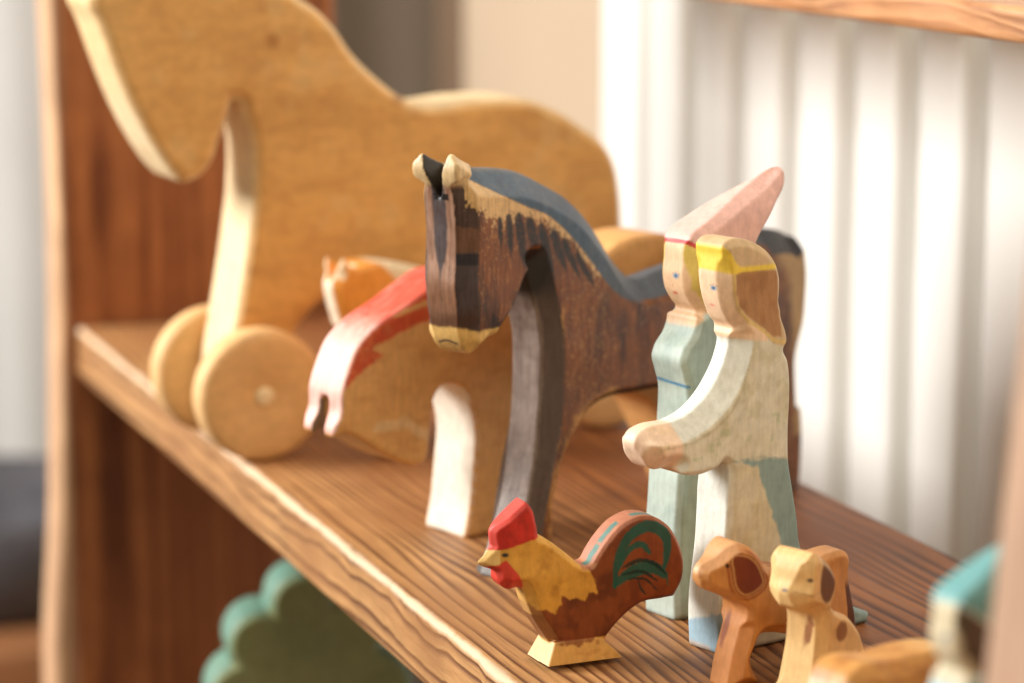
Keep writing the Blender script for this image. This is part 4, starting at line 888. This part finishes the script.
sd_ = place('toy_dog', 'sdog', 'sitting pale yellow wooden dog with brown ear and spots', 'toy dog')
carve_parts(sd_, cv, paint_sdog, ['body', 'ear'], M_paint)

p = PR['lying']; lo, hi = bounds('lying', .9)
cv = Carving(lo, hi, .06)
cv.add(cv.slab(p, .9, .3, .3)); cv.soften(2, .012, 37)
def paint_ly(s, t, z, N):
    P = Paint(s, t, z, N, srgb(210, 152, 82)); P.put(sstep(.4, .7, fbm(s*1.2, t*2, z*3, 6)), srgb(176, 112, 52), .6)
    P.put(P.blob(.55, 2.7, .55, .5, .15, .1), srgb(240, 220, 196), .9)
    P.put((N[:, 2] > .5)*sstep(-1.5, -3, s), srgb(226, 180, 112), .7)
    lab = P.lab; lab[(s > -.4) & (z > 2.0)] = 1
    return P.col, lab
ly = place('toy_lamb', 'lying', 'tan wooden lying animal with white nose, blurred at the bottom right', 'toy animal')
carve_parts(ly, cv, paint_ly, ['body', 'head'], M_paint)

# ------------------------------------------------------------------ green tree on the lower shelf
T = {'pos':(-106.5,33.0),'phi':-10,'c':[(3.23,16.55,1.36),(4.85,14.99,1.43),(1.53,15.06,1.53),(5.52,12.79,1.6),(3.15,14.11,2.09),(0.46,12.93,1.7),(5.21,10.27,2.09),(1.38,10.04,2.44),(3.42,8.48,2.43)],'cx':3.15}
tx, ty = T['pos']
tr = tag(empty('toy_tree', (tx, ty, -24), T['phi'] - 90), 'green wooden tree with scalloped crown on the lower shelf', 'toy tree')
circ = T['c']
lo = (min(c[0]-c[2] for c in circ)-.3, -1.6, -.2); hi = (max(c[0]+c[2] for c in circ)+.3, 1.6, max(c[1]+c[2] for c in circ)+.3)
cv = Carving(lo, hi, .09)
d2_ = np.full(cv.S.shape, 1e9, np.float32)
for (a, b, r) in circ: d2_ = np.minimum(d2_, np.hypot(cv.S-a, cv.Z-b) - r)
tk = np.maximum(np.abs(cv.S - T['cx']) - 1.6, cv.Z - 12); tk = np.maximum(tk, -cv.Z); d2_ = np.minimum(d2_, tk)
q = np.abs(cv.T) - 1.4
d3 = d2_[:, None, :]; g = (d3/.3 + 1 + q/.3)/math.sqrt(2/.09)
cv.f = np.maximum(np.maximum(d3, q), g).astype(np.float32); cv.soften(1, .01, 41)
def paint_tree(s, t, z, N):
    P = Paint(s, t, z, N, srgb(160, 166, 116)); P.put(sstep(.3, .7, fbm(s*.6, t, z*.6, 5)), srgb(138, 148, 98), .6)
    P.put(sstep(.85, .6, np.abs(N[:, 1])), srgb(100, 140, 126), .95); P.put(sstep(.5, .7, fbm(s*2, t*2, z*.5, 8)), srgb(150, 160, 120), .3)
    P.put(sstep(7.6, 7.4, z)*1.0, srgb(120, 80, 44), .9)
    lab = P.lab; lab[z < 7.5] = 1; return P.col, lab
carve_parts(tr, cv, paint_tree, ['crown', 'trunk'], M_paint)

# ------------------------------------------------------------------ camera
cam = bpy.data.cameras.new('camera'); co = bpy.data.objects.new('camera', cam); C.objects.link(co)
cam.sensor_width = 36; cam.lens = 2844*36/1024
co.location = (0, 0, .233); pitch = math.atan(521/2844)
co.rotation_euler = (math.pi/2 - pitch, 0, math.radians(70))
cam.clip_start = .05; cam.clip_end = 20
cam.dof.use_dof = True; cam.dof.focus_distance = .806; cam.dof.aperture_fstop = 8.5; cam.dof.aperture_blades = 0
bpy.context.scene.camera = co

# ------------------------------------------------------------------ light
sc = bpy.context.scene
w = bpy.data.worlds.new('World'); sc.world = w; w.use_nodes = True
w.node_tree.nodes['Background'].inputs[0].default_value = (1.0, .86, .64, 1); w.node_tree.nodes['Background'].inputs[1].default_value = .22
def area(name, loc, target, sx, sy, power, col):
    l = bpy.data.lights.new(name, 'AREA'); l.shape = 'RECTANGLE'; l.size = sx; l.size_y = sy; l.energy = power; l.color = col
    o = bpy.data.objects.new(name, l); C.objects.link(o); o.location = loc
    o.rotation_euler = (Vector(target) - Vector(loc)).to_track_quat('-Z', 'Y').to_euler(); return o
area('window_light', (-1.55, -1.1, .75), (-.85, .35, .0), .75, .75, 60, (1.0, .985, .95))
area('room_bounce', (.5, .1, 1.2), (-.9, .35, .05), 1.2, 1.0, 10.5, (1.0, .85, .60))
area('radiator_fill', (-.8, .3, 1.6), (-.85, .55, .1), .8, .5, 6, (1, .98, .96))  # added fill lamp from above, brightens the radiator
sc.view_settings.view_transform = 'Standard'; sc.view_settings.look = 'None'; sc.view_settings.exposure = 0
sc.cycles.use_denoising = True
sc.cycles.max_bounces = 8
